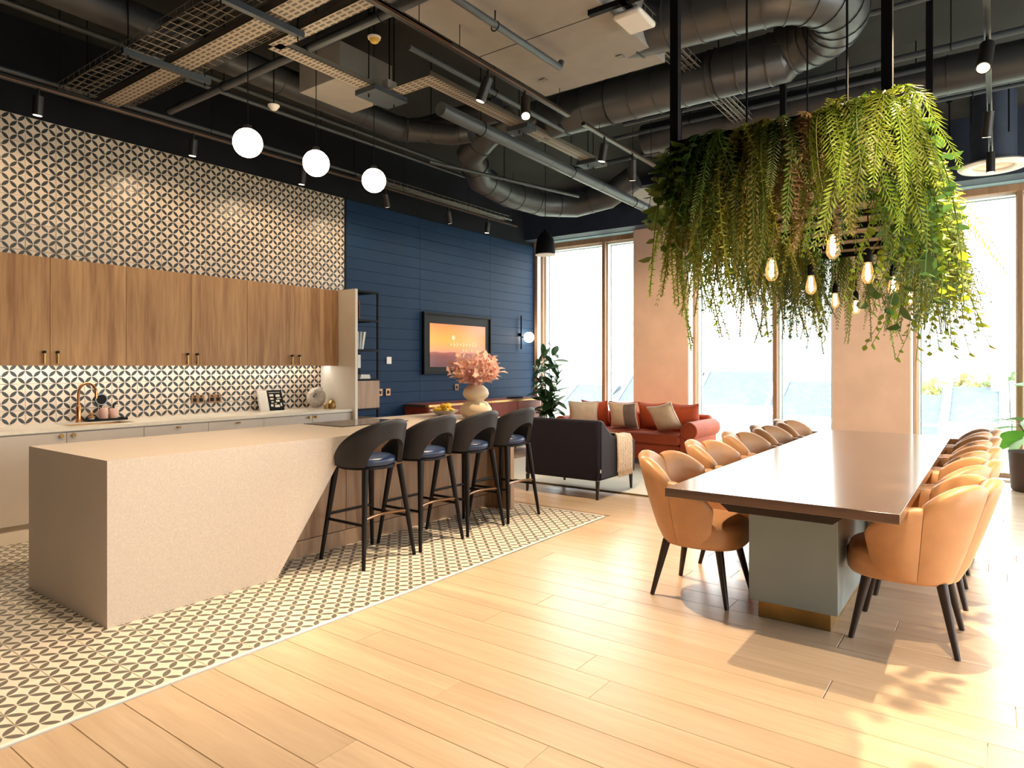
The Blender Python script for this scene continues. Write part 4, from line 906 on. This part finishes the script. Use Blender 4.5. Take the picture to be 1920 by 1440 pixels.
for side, ks in seqs.items():
    for i, k in enumerate(ks):
        u = (i+.5)/len(ks)
        if side == 'near end': p_ = (HX0+.04, HY1-.02-(HY1-HY0-.04)*u, pi)
        elif side == 'far end': p_ = (HX1-.04, HY1-(HY1-HY0)*u, 0)
        elif side == 'sofa side': p_ = (HX0+(HX1-HX0)*u, HY1-.04, pi/2)
        else: p_ = (HX0+(HX1-HX0)*u, HY0+.04, -pi/2)
        plant(k, p_[0], p_[1], p_[2], {'pothos': 12, 'dry': 9, 'bigleaf': 12, 'tailg': 16}.get(k, 14), side, 1.2 if k in ('bright', 'pothos', 'bigleaf') else .9, 1.0, HZ1, {'far end': 1.3, 'near end': 1.1, 'sofa side': 1.1+.2*u, 'plant side': 1.0+.35*min(1, u*2.2)}[side], i)
        if side == 'sofa side' or (side == 'plant side' and i > 7): plant(('tail', 'olive', 'deep')[i % 3], p_[0], p_[1]+(-.04 if p_[2] > 0 else .04), p_[2] if (i % 2 or side == 'plant side') else -p_[2], 10, side, 1.1, .95, HZ1-.06, 1.15, i, True)
        if side == 'near end' and i < 6: plant(('olive', 'tail')[i % 2], p_[0]+.05, p_[1], pi, 9, side, 1.0, .95, HZ1-.08, 1.1, i, True)

# ================================================================== CEILING SERVICES
def head_spot(x, y, ztop, zbot, target, energy, label, size=70, tilt=(0, 0), group='track spotlights', r=.038, lampm='lampdim', col=WARM2, on=True, blend=.6):
    t = thing('track_spotlight', label, 'spotlight', (x, y, zbot), 0, group)
    x2, y2 = x+tilt[0], y+tilt[1]; zm = ztop-.06
    obj('stem', B().cyl((x, y, zm), (x, y, ztop), .010, .010, 8), 'trackm', t)
    top = Vector((x, y, zm)); bot = Vector((x2, y2, zbot))
    obj('head', B().cyl(tuple(top), tuple(bot), r, r, 18), 'trackm', t)
    d = (bot-top).normalized()
    obj('lens', B().cyl(tuple(bot-d*.002), tuple(bot+d*.002), r*.8, r*.8, 16), lampm, t)
    if on: spot(t, tuple(bot+d*.012), target, energy, size, blend, col)
    return t
def track(x0, x1, y, z, label, drops=()):
    t = thing('lighting_track', label, 'lighting track', ((x0+x1)/2, y, z), 0, 'lighting tracks')
    obj('rail', B().box(x0, x1, y-.018, y+.018, z, z+.032), 'trackm', t); obj('edge', B().box(x0, x1, y-.0195, y-.018, z, z+.012), 'trackc', t)  # the copper strip is the rail's highlight, painted as colour
    for k in range(int((x1-x0)/1.3)+1): xx = min(x0+.3+1.3*k, x1-.1); obj('hanger', B().cyl((xx, y, z+.03), (xx, y, ZC), .003, .003, 5), 'black', t)
    return t
track(.6, 8.6, 6.20, 3.655, 'long black lighting track washing the tiled kitchen wall')
for i, (xx, ty, la) in enumerate([(2.05, YK, 'above the left end of the tiles'), (3.32, YK, 'behind the first globe pendant'), (4.555, YK, 'below the middle globe pendant'), (5.78, YK, 'tilted at the end of the tiles'), (6.96, YK, 'above the screen'), (7.86, YK, 'nearest the bell pendant')]):
    head_spot(xx, 6.20, 3.655, 3.445, (xx+.1, YK-.1, 1.2), (16, 20, 26, 28, 16, 16)[i], 'black track spotlight washing the kitchen wall, '+la, 150, (.0 if i not in (3, 4) else .06, .02))
track(1.9, 4.95, 3.01, 3.60, 'black lighting track over the oak floor in front of the island')
track(5.2, 6.75, 3.01, 3.60, 'short black lighting track beside the left end of the planter')
track(2.2, 9.0, .055, 3.66, 'black lighting track above the right side of the table')
track(.2, 3.4, 3.01, 3.605, 'black lighting track over the foreground floor')
head_spot(4.29, 3.01, 3.60, 3.35, (3.9, 2.2, 0), 520, 'lit spotlight glaring at the end of the middle track', 80, (-.12, -.09), lampm='lamp')
head_spot(3.82, 3.01, 3.60, 3.38, (3.1, 4.6, .6), 170, 'black spotlight aimed at the island from the middle track', 75, (-.02, .06))
head_spot(1.95, 3.01, 3.60, 3.38, (1.4, 4.2, .5), 230, 'black spotlight aimed at the near end of the island', 80, (-.03, .05))
head_spot(5.6, 3.01, 3.60, 3.38, (5.3, 3.4, 0), 320, 'black spotlight aimed past the bar stools', 80, (0, .03))
head_spot(1.2, 3.01, 3.605, 3.38, (1.1, 2.0, 0), 170, 'spotlight out of frame over the foreground floor', 80, (0, -.02))
head_spot(.5, 3.01, 3.605, 3.38, (.9, 5.4, 0), 110, 'spotlight out of frame over the kitchen tiles', 90, (0, .05))
head_spot(4.38, .055, 3.66, 3.42, (3.6, .5, 0), 640, 'lit spotlight at the top right, nearest the camera', 100, (-.13, .02), lampm='lamp', r=.045)
head_spot(5.52, .055, 3.66, 3.40, (4.8, .6, .4), 260, 'lit spotlight with a star-like glare on the right track', 95, (-.15, .02), lampm='lamp', r=.045)
head_spot(6.95, .055, 3.66, 3.40, (XW, 1.45, 1.4), 200, 'black spotlight on the right track below the glaring one', 52, (.06, .02), blend=1)
head_spot(8.3, .055, 3.66, 3.40, (8.3, .3, 0), 60, 'farthest black spotlight on the right track', 80, (0, .0))
head_spot(2.6, .055, 3.66, 3.42, (2.4, .3, 0), 300, 'spotlight above the frame at the near end of the right track', 110, (-.02, .0))
head_spot(6.2, 3.01, 3.60, 3.35, (XW, 4.45, 1.6), 470, 'black spotlight left of the planter aimed at the pink pier', 48, (.06, .03), blend=1)

def tray_y(x0, x1, y0, y1, z, label, m='tray'):
    t = thing('cable_tray', label, 'cable tray', ((x0+x1)/2, (y0+y1)/2, z), 0, 'perforated cable trays'); obj('bed', B().box(x0, x1, y0, y1, z, z+.004), m, t); obj('flange', B().box(x0, x0+.003, y0, y1, z, z+.05).box(x1-.003, x1, y0, y1, z, z+.05), 'wire', t)
    return t
def basket(x0, x1, y0, y1, z, label, along='y', pitch=.10):
    t = thing('basket_tray', label, 'cable tray', ((x0+x1)/2, (y0+y1)/2, z), 0, 'wire basket trays'); b = B()
    if along == 'y':
        for k in range(5): xx = x0+(x1-x0)*k/4; b.tube([(xx, y0, z), (xx, y1, z)], .003, 4)
        for xx in (x0, x1): b.tube([(xx, y0, z+.05), (xx, y1, z+.05)], .003, 4)
        n = int((y1-y0)/pitch)
        for k in range(n+1): yy = y0+k*pitch; b.tube([(x0, yy, z+.05), (x0, yy, z), (x1, yy, z), (x1, yy, z+.05)], .003, 4)
    else:
        for k in range(5): yy = y0+(y1-y0)*k/4; b.tube([(x0, yy, z), (x1, yy, z)], .003, 4)
        for yy in (y0, y1): b.tube([(x0, yy, z+.05), (x1, yy, z+.05)], .003, 4)
        n = int((x1-x0)/pitch)
        for k in range(n+1): xx = x0+k*pitch; b.tube([(xx, y0, z+.05), (xx, y0, z), (xx, y1, z), (xx, y1, z+.05)], .003, 4)
    obj('wire_mesh', b, 'wire', t)
    for k in range(4):
        if along == 'y':
            xx = x0+.04+(x1-x0-.08)*k/3; pts = [(xx+random.uniform(-.02, .02), y0+(y1-y0)*j/8, z+.015+.01*random.random()) for j in range(9)]
        else:
            yy = y0+.03+(y1-y0-.06)*k/3; pts = [(x0+(x1-x0)*j/8, yy+random.uniform(-.02, .02), z+.015+.01*random.random()) for j in range(9)]
        obj('cable', B().tube(pts, .008, 5), 'cable', t)
    return t
tray_y(2.50, 2.66, 2.2, 6.3, 3.70, 'wide perforated cable tray running towards the tiled wall'); tray_y(2.76, 2.86, 2.2, 4.15, 3.70, 'narrow perforated cable tray beside the wide one')
basket(2.19, 2.42, 2.6, 6.2, 3.70, 'wire basket tray left of the wide perforated tray'); basket(2.67, 2.75, 3.9, 6.2, 3.72, 'narrow wire basket tray with loose cables')
t = thing('cable_tray', 'perforated cable tray running beside the globe pendants', 'cable tray', (3.25, 4.14, 3.70), 0, 'perforated cable trays'); obj('bed', B().box(2.80, 3.72, 4.07, 4.21, 3.70, 3.704), 'tray', t); obj('flange', B().box(2.8, 3.72, 4.07, 4.073, 3.70, 3.74).box(2.8, 3.72, 4.207, 4.21, 3.70, 3.74), 'wire', t)
t = thing('cable_tray', 'long perforated cable tray heading for the bell pendant', 'cable tray', (5.2, 3.64, 3.70), 0, 'perforated cable trays'); obj('bed', B().box(3.80, 6.7, 3.57, 3.71, 3.70, 3.704).box(3.80, 3.94, 3.71, 4.21, 3.70, 3.704), 'tray', t); obj('flange', B().box(3.94, 6.7, 3.71, 3.713, 3.70, 3.74).box(3.8, 6.7, 3.567, 3.57, 3.70, 3.74), 'wire', t)
basket(3.2, 7.0, 1.98, 2.16, 3.90, 'wire basket tray crossing above the left post of the planter', 'x', .12)
basket(5.6, 8.6, 6.35, 6.55, 3.80, 'wire basket tray high above the navy wall', 'x', .12)
for k, (xa, xb, yy, zz, la) in enumerate([(2.17, 2.80, 3.81, 3.655, 'near tray bracket crossing the cable trays'), (2.17, 2.82, 5.02, 3.655, 'far tray bracket crossing the cable trays'), (3.64, 4.0, 4.14, 3.655, 'short tray bracket by the middle globe pendant'), (5.05, 5.2, 3.64, 3.655, 'short tray bracket by the grey pipe'), (6.35, 6.55, 3.64, 3.655, 'far short tray bracket by the grey pipe')]):
    t = thing('tray_bracket', la, 'bracket', ((xa+xb)/2, yy, zz), 0, 'tray brackets'); w_ = .021 if k < 2 else .12
    obj('channel', B().box(xa, xb, yy-w_, yy+w_, zz, zz+.042), 'strut', t)
    for xx in (xa+.04, xb-.04): obj('threaded_rod', B().cyl((xx, yy, zz-.03), (xx, yy, ZC), .005, .005, 5), 'black', t)
def arc(c, r, a0, a1, ax, n=6): return [tuple(Vector(c)+Vector(ax[0])*r*cos(a0+(a1-a0)*i/n)+Vector(ax[1])*r*sin(a0+(a1-a0)*i/n)) for i in range(n+1)]
def pipe(pts, r, label, m='pipe', name='service_pipe', cat='pipe', hang=None, n=12, rings=0, group='ceiling pipes'):
    c = [sum(p[i] for p in pts)/len(pts) for i in range(3)]
    t = thing(name, label, cat, c, 0, group); obj('tube', B().tube(pts, r, n), m, t, angle=60)
    if rings:
        P = [Vector(p) for p in pts]
        for a, b_ in zip(P, P[1:]):
            L = (b_-a).length; k = max(1, int(L/rings)); d = (b_-a).normalized()
            for i in range(k): q = a+d*(L*(i+.5)/k); obj('seam_ring', B().cyl(tuple(q-d*.006), tuple(q+d*.006), r*1.035, r*1.035, n), m, t)
    for h in (hang or []): obj('hanger', B().cyl((h[0], h[1], h[2]), (h[0], h[1], ZC), .005, .005, 5), 'black', t); obj('clip', B().tube([(h[0]+(r+.008)*cos(q)*(1 if len(h) < 4 else 0), h[1]+(r+.008)*cos(q)*(0 if len(h) < 4 else 1), h[2]-r+(r+.008)*sin(q)) for q in [2*pi*i/12 for i in range(13)]], .005, 4), 'black', t)
    return t
pipe([(3.0, 2.70, 3.70), (4.28, 2.68, 3.70), (4.30, 2.68, 3.75)], .024, 'grey sprinkler pipe ending below the pale ceiling unit', hang=[(3.5, 2.70, 3.72, 1)])
pipe([(4.06, 3.70, 3.55), (8.6, 3.80, 3.55)], .058, 'thick grey pipe running from the middle track to the pier', hang=[(4.6, 3.71, 3.6, 1), (6.2, 3.74, 3.6, 1), (7.8, 3.78, 3.6, 1)], n=16, rings=1.1)
pipe([(3.045, 2.3, 3.76), (3.045, 6.1, 3.76)], .032, 'grey pipe crossing behind the first globe pendant', hang=[(3.045, 3.3, 3.79), (3.045, 5.2, 3.79)])
pipe([(1.0, 6.45, 3.82), (8.8, 6.45, 3.84)], .020, 'thin conduit above the wall-washing track', hang=[(2.5, 6.45, 3.84, 1), (5.5, 6.45, 3.84, 1)])
pipe([(1.0, 5.75, 4.05), (6.9, 5.75, 4.05)], .022, 'conduit parallel to the tiled wall near the ceiling')
pipe([(2.9, 5.55, 3.86), (7.2, 5.55, 3.88)], .018, 'thin conduit above the globe pendants')
pipe([(3.4, 3.40, 3.72), (5.6, 3.40, 3.72)], .022, 'slim pipe beside the middle lighting track', hang=[(4.4, 3.4, 3.74, 1)])
pipe([(6.38, -1.5, 4.0), (6.38, 3.2, 4.0)], .026, 'dark pipe crossing behind the planter posts', m='strut', hang=[(6.38, .3, 4.02), (6.38, 1.6, 4.02), (6.38, -.7, 4.02)])
pipe([(6.72, .45, 4.0), (6.72, 3.6, 4.0)], .022, 'second dark pipe behind the planter posts', m='strut', hang=[(6.72, 1.2, 4.02), (6.72, 2.6, 4.02)])
pipe([(5.55, -1.2, 4.05), (5.55, .85, 4.05)], .020, 'dark pipe near the glaring right spotlight', m='strut', hang=[(5.55, -.3, 4.07)])
pipe([(7.6, -1.0, 4.05), (7.6, 4.6, 4.05)], .026, 'far dark pipe in front of the bulkhead', m='strut', hang=[(7.6, 1.0, 4.07), (7.6, 3.0, 4.07)])
pipe([(8.2, -.8, 4.2), (8.2, 2.4, 4.2)], .020, 'farther thin pipe over the right side of the room', m='strut', hang=[(8.2, .2, 4.2)])
pipe([(5.2, 4.9, 3.62), (7.4, 4.35, 3.62)], .020, 'thin pipe leading under the grey pipe towards the bell pendant', hang=[(6.2, 4.65, 3.64)])
# ducts
pipe([(5.55, 3.75, 3.90), (5.55, 1.35, 3.90)]+arc((5.10, 1.35, 3.95), .45, 0, -pi, ((1,0,.0), (0,1,0)), 10)+[(4.65, 2.3, 4.0)], .20, 'large spiral duct looping in front of the planter posts', 'ductlit', 'ventilation_duct', 'duct', n=24, rings=.22, group='ventilation ducts', hang=[(5.55, 2.9, 4.1), (5.55, 1.9, 4.1)])
pipe([(1.2, 5.15, 4.0), (4.95, 5.18, 3.98), (5.12, 5.15, 3.98), (5.2, 5.0, 3.98), (5.22, 4.0, 3.98)], .125, 'round duct above the globe pendants turning at the island end', 'duct', 'ventilation_duct', 'duct', n=20, rings=.9, group='ventilation ducts')
pipe([(5.9, 4.3, 4.15), (5.85, 4.6, 4.05), (5.95, 4.95, 3.9), (6.3, 5.1, 3.72), (6.9, 5.12, 3.66), (7.6, 5.05, 3.66), (8.0, 4.75, 3.68), (8.1, 4.3, 3.75), (8.1, 3.9, 3.95)], .165, 'bending flexible duct above the navy wall corner', 'ductlit', 'ventilation_duct', 'duct', n=22, rings=.3, group='ventilation ducts')
pipe([(4.6, 4.62, 3.72), (4.95, 4.35, 3.72), (5.0, 4.15, 3.72)], .10, 'short duct spigot beside the third globe pendant', 'duct', 'ventilation_duct', 'duct', n=18, rings=.3, group='ventilation ducts', hang=[(4.78, 4.48, 3.82)])
pipe([(6.9, 3.2, 3.98), (6.95, -.6, 3.98)], .16, 'straight round duct behind the large loop', 'duct', 'ventilation_duct', 'duct', n=20, rings=.6, group='ventilation ducts')
# ceiling units and rafts
t = thing('ceiling_unit', 'large pale fan coil unit above the middle lighting track', 'ceiling unit', (3.9, 2.65, 3.8), 0, 'ceiling units'); obj('casing', B().box(2.7, 4.88, 2.09, 3.205, 3.80, 4.15), 'raft', t, bevel=.004); obj('panel_joint', B().box(3.95, 3.956, 2.1, 3.2, 3.798, 3.80), 'black', t)
for yy in (2.3, 3.0): obj('latch', B().box(4.55, 4.60, yy, yy+.05, 3.79, 3.80), 'wire', t)
t = thing('ceiling_unit', 'small grey ceiling unit between the globe pendants and the cable tray', 'ceiling unit', (3.95, 4.6, 3.8), 0, 'ceiling units'); obj('casing', B().box(3.55, 4.13, 4.34, 4.88, 3.80, 4.1), 'raft', t, bevel=.004); obj('spigot', B().cyl((4.12, 4.6, 3.93), (4.3, 4.6, 3.93), .09, .09, 16), 'duct', t)
one('ceiling_raft', B().box(6.95, 8.6, 1.3, 3.2, 3.95, 4.0), 'raftd', 'dark flat ceiling raft behind the large duct', 'ceiling panel')
one('ceiling_raft', B().box(8.6, 9.85, 2.2, 4.4, 3.93, 3.97), 'raft', 'pinkish ceiling raft above the pink pier', 'ceiling panel')
t = thing('access_point', 'rounded white wireless box under the basket tray', 'wireless box', (4.07, 1.96, 3.70)); obj('housing', B().box(3.93, 4.20, 1.86, 2.06, 3.72, 3.765), 'plastic', t, bevel=.02); obj('bracket', B().box(3.86, 3.90, 1.80, 2.20, 3.765, 3.80).box(3.86, 4.2, 1.92, 1.96, 3.765, 3.79), 'black', t)
def detector(x, y, z, label, m='yellowb'):
    t = thing('smoke_detector', label, 'detector', (x, y, z), 0, 'detectors'); obj('base', B().lathe([(.045, .03), (.05, .045)], (x, y, z), 16), 'plastic', t); obj('sensor', B().lathe([(.015, 0), (.03, .01), (.04, .03)], (x, y, z), 16), m, t); obj('drop_rod', B().cyl((x, y, z+.045), (x, y, ZC), .006, .006, 6), 'black', t)
detector(3.36, 3.72, 3.82, 'amber detector beside the narrow cable tray'); detector(6.35, 2.55, 3.50, 'small amber detector left of the planter'); detector(7.3, .62, 3.85, 'round detector behind the right planter post', 'plastic'); detector(3.38, 5.0, 3.62, 'pale sensor hanging near the first globe pendant', 'plastic')
t = thing('emergency_light', 'small cream emergency light on the tray corner', 'emergency light', (3.86, 4.05, 3.64)); obj('housing', B().box(3.82, 3.92, 4.06, 4.14, 3.735, 3.81), 'plastic', t, bevel=.01); obj('arm', B().cyl((3.87, 4.1, 3.81), (3.87, 4.1, ZC), .006, .006, 6), 'black', t)
t = thing('air_diffuser', 'white circular air diffuser under the bulkhead at right', 'air diffuser', (9.3, .04, 3.66)); obj('ring', B().ring([[((.27+.07*cos(q))*cos(a)+9.3, (.27+.07*cos(q))*sin(a)+.04, 3.70+.03*sin(q)) for q in [2*pi*k/8 for k in range(8)]] for a in [2*pi*k/32 for k in range(32)]], close=True), 'plastic', t); obj('dish', B().lathe([(.001, .01), (.2, .02), (.23, .06)], (9.3, .04, 3.68), 28), 'copper', t); obj('neck', B().cyl((9.3, .04, 3.72), (9.3, .04, ZC), .22, .22, 24), 'navybeam', t)
# bell pendant
BX, BY, BZ = 7.32, 4.81, 2.90
t = thing('bell_pendant', 'black bell-shaped pendant lamp hanging before the windows', 'pendant lamp', (BX, BY, BZ))
obj('shade', B().lathe([(.128, 0), (.132, .0), (.128, .09), (.112, .20), (.075, .27), (.03, .305), (.02, .33), (.014, .33), (.025, .30), (.07, .262), (.106, .195), (.122, .09), (.126, .002)], (BX, BY, BZ), 28), 'black', t, angle=60); obj('rim', B().lathe([(.126, -.004), (.134, -.004), (.134, .006), (.126, .006)], (BX, BY, BZ), 28), 'plastic', t); obj('cord', B().cyl((BX, BY, BZ+.32), (BX, BY, ZC), .005, .005, 6), 'black', t)
# thin droppers at the right
for k, (xx, yy, z0) in enumerate([(8.8, .55, 3.95), (9.2, .45, 3.98), (9.3, .75, 4.0), (7.9, .95, 3.9), (8.6, .22, 4.0), (8.9, -.1, 3.95)]):
    t = thing('ceiling_dropper', 'thin black threaded rod hanging from the ceiling at right, '+['left of the diffuser', 'nearest the bulkhead', 'by the planter top', 'by the rear planter post', 'beside the right track', 'at the frame edge'][k], 'rod', (xx, yy, z0), 0, 'threaded rods at right'); obj('rod', B().cyl((xx, yy, z0), (xx, yy, ZC), .008, .008, 6), 'black', t); obj('foot', B().box(xx-.025, xx+.025, yy-.025, yy+.025, ZC-.02, ZC-.001), 'black', t)

# ================================================================== OUTSIDE
struct('ground', B().box(14, 420, -200, 260, -9.5, -9), 'ground', None, 'pale green ground far below the windows')
def wins_on(t, x, ys, zs, w, h, m='winb', name='window'):
    for yy in ys:
        for zz in zs: obj(name, B().box(x-.06, x+.02, yy-w/2, yy+w/2, zz-h/2, zz+h/2), m, t)
def house(x, y0, y1, depth, ze, zr, label, wy, wz, wm='render', hip=0, ch=None, big=(1.0, 1.2)):
    t = thing('terraced_house', label, 'house', (x, (y0+y1)/2, -9), 0, 'houses outside')
    obj('walls', B().box(x, x+depth, y0, y1, -9, ze), wm, t)
    xm = x+depth/2
    obj('roof', B().add([(x-.3, y0-.2, ze-.1), (x-.3, y1+.2, ze-.1), (x+depth+.3, y1+.2, ze-.1), (x+depth+.3, y0-.2, ze-.1), (xm, y0-.2+hip, zr), (xm, y1+.2-hip, zr)], [(0,4,5,1),(3,2,5,4),(0,3,4),(1,5,2),(0,1,2,3)]), 'slate', t, recalc=True)
    if not hip:
        for yy in (y0, y1-.15): obj('verge', B().add([(x-.4, yy-.25, ze-.05), (x-.4, yy+.25, ze-.05), (xm, yy+.25, zr+.12), (xm, yy-.25, zr+.12), (x-.4, yy-.25, ze-.35), (x-.4, yy+.25, ze-.35)], [(0,1,2,3),(0,4,5,1)]), 'render', t)
    wins_on(t, x, wy, wz, *big)
    for c in (ch or []): obj('chimney', B().box(xm-.5, xm+.5, c-.45, c+.45, zr-.6, zr+1.1).box(xm-.6, xm+.6, c-.55, c+.55, zr+1.0, zr+1.2), 'brickp', t); obj('chimney_pot', B().cyl((xm, c, zr+1.2), (xm, c, zr+1.7), .15, .12, 8), 'brickp', t)
house(70, 18.9, 26.8, 9, -2.45, .86, 'white terraced house with a blue slate roof in the middle window', (19.6, 21.0, 22.2, 24.5), (-3.7, -6.2))
house(70, 27.4, 36, 9, -2.45, .9, 'terraced house half hidden by the window frame, left of the slate roof', (29, 31, 34), (-3.7, -6.2), ch=(31,))
house(60, 9.6, 15.8, 9, -2.6, .06, 'lower slate-roofed house in the right pane of the middle window', (11, 13), (-4, -6.5))
house(50, -.35, 2.85, 8, -1.9, .05, 'white gabled house behind the paddle-leaf plant', (.2, 1.1, 2.1), (-2.9, -5.2), ch=(-.1,), big=(.5, .8))
house(54, -7, -.8, 8, -1.9, .3, 'house past the right edge of the window', (-2, -4), (-3, -5.2))
house(60, 3.4, 7.4, 8, -2.8, -.9, 'low pale house beside the pink pier', (4.2, 5.6), (-3.8, -6))
house(80, 43.2, 50, 9, -3.9, -1.2, 'slate-roofed house low in the left window', (45, 47.5), (-5, -7))
house(80, 38.2, 42.4, 6, -2.9, -.9, 'hip-roofed house with a chimney low in the left window', (39.4, 41.0), (-4, -6.5), hip=2.0, ch=(40.3,))
def tower(x, y0, y1, top, label, floors, nw):
    t = thing('tower_block', label, 'tower block', (x, (y0+y1)/2, -9), 0, 'tower blocks outside')
    obj('core', B().box(x, x+16, y0, y1, -9, top), 'towerm', t)
    fh = 2.9
    for k in range(floors):
        zz = top-1.2-fh*k
        if zz < -2: break
        obj('brick_band', B().box(x-.15, x, y0, y1, zz-1.9, zz-.75), 'towerb', t)
        for j in range(nw):
            if (j*5+k*3) % 7 == 0: continue
            yy = y0+(y1-y0)*(j+.5)/nw; obj('window', B().box(x-.2, x, yy-.45, yy+.45, zz-.65, zz+.55), 'winb', t)
tower(160, 30.8, 47.5, 30, 'pale tower block with window bands in the middle window', 11, 10)
tower(150, 8.3, 22, 33, 'tall pale tower block behind the pink pier at right', 12, 8)
tower(170, 80, 89, 17.5, 'slim pale tower block in the left window', 7, 5)
def tree(x, y, zc, r, m, label, seed):
    rn = random.Random(seed); t = thing('tree', label, 'tree', (x, y, -9), 0, 'trees outside')
    obj('trunk', B().cyl((x, y, -9), (x, y, zc), .3, .15, 8), 'stem', t); b = B()
    for i in range(240):
        u = rn.uniform(-1, 1); a = rn.uniform(0, 2*pi); q = r*rn.uniform(.55, 1.0)*(1+.15*sin(3*a+seed)); s = sqrt(1-u*u); p = Vector((x+q*s*cos(a), y+q*s*sin(a), zc+q*u*.8)); d = r*.16
        v1 = Vector((rn.uniform(-1, 1), rn.uniform(-1, 1), rn.uniform(-1, 1))).normalized()*d; v2 = Vector((rn.uniform(-1, 1), rn.uniform(-1, 1), rn.uniform(-1, 1))).normalized()*d
        b.add([p-v1, p-v2, p+v1, p+v2], [(0,1,2,3)])
    obj('crown', b, m, t)
for i, (x, y, zc, r, m, l) in enumerate([(110, 6.4, -2.6, 3.2, 'tree1', 'pale autumn tree beside the pink pier'), (112, 3.6, -2.2, 3.0, 'tree1', 'autumn tree above the gabled roof'), (108, 1.0, -2.4, 3.0, 'tree1', 'autumn tree left of the chimney'), (105, -1.6, -1.6, 2.9, 'tree2', 'green tree by the right window post'),
                                         (40, 13.2, -4.2, 1.9, 'tree2', 'pale shrub low behind the left row of chairs'), (42, 9.2, -3.6, 1.9, 'tree2', 'green shrub low left of the pink pier'), (38, 7.4, -3.9, 1.6, 'tree2', 'green shrub touching the pink pier'), (30, 1.6, -3.8, 1.6, 'tree2', 'pale shrub behind the far right chairs'), (30, .1, -3.7, 1.5, 'tree2', 'pale shrub behind the brown plant pot'), (44, 16, -4.6, 1.9, 'tree2', 'pale shrub behind the rust sofa arm'), (55, 30, -5, 2.6, 'tree1', 'pale tree low in the left window')]):
    tree(x, y, zc, r, m, l, i)
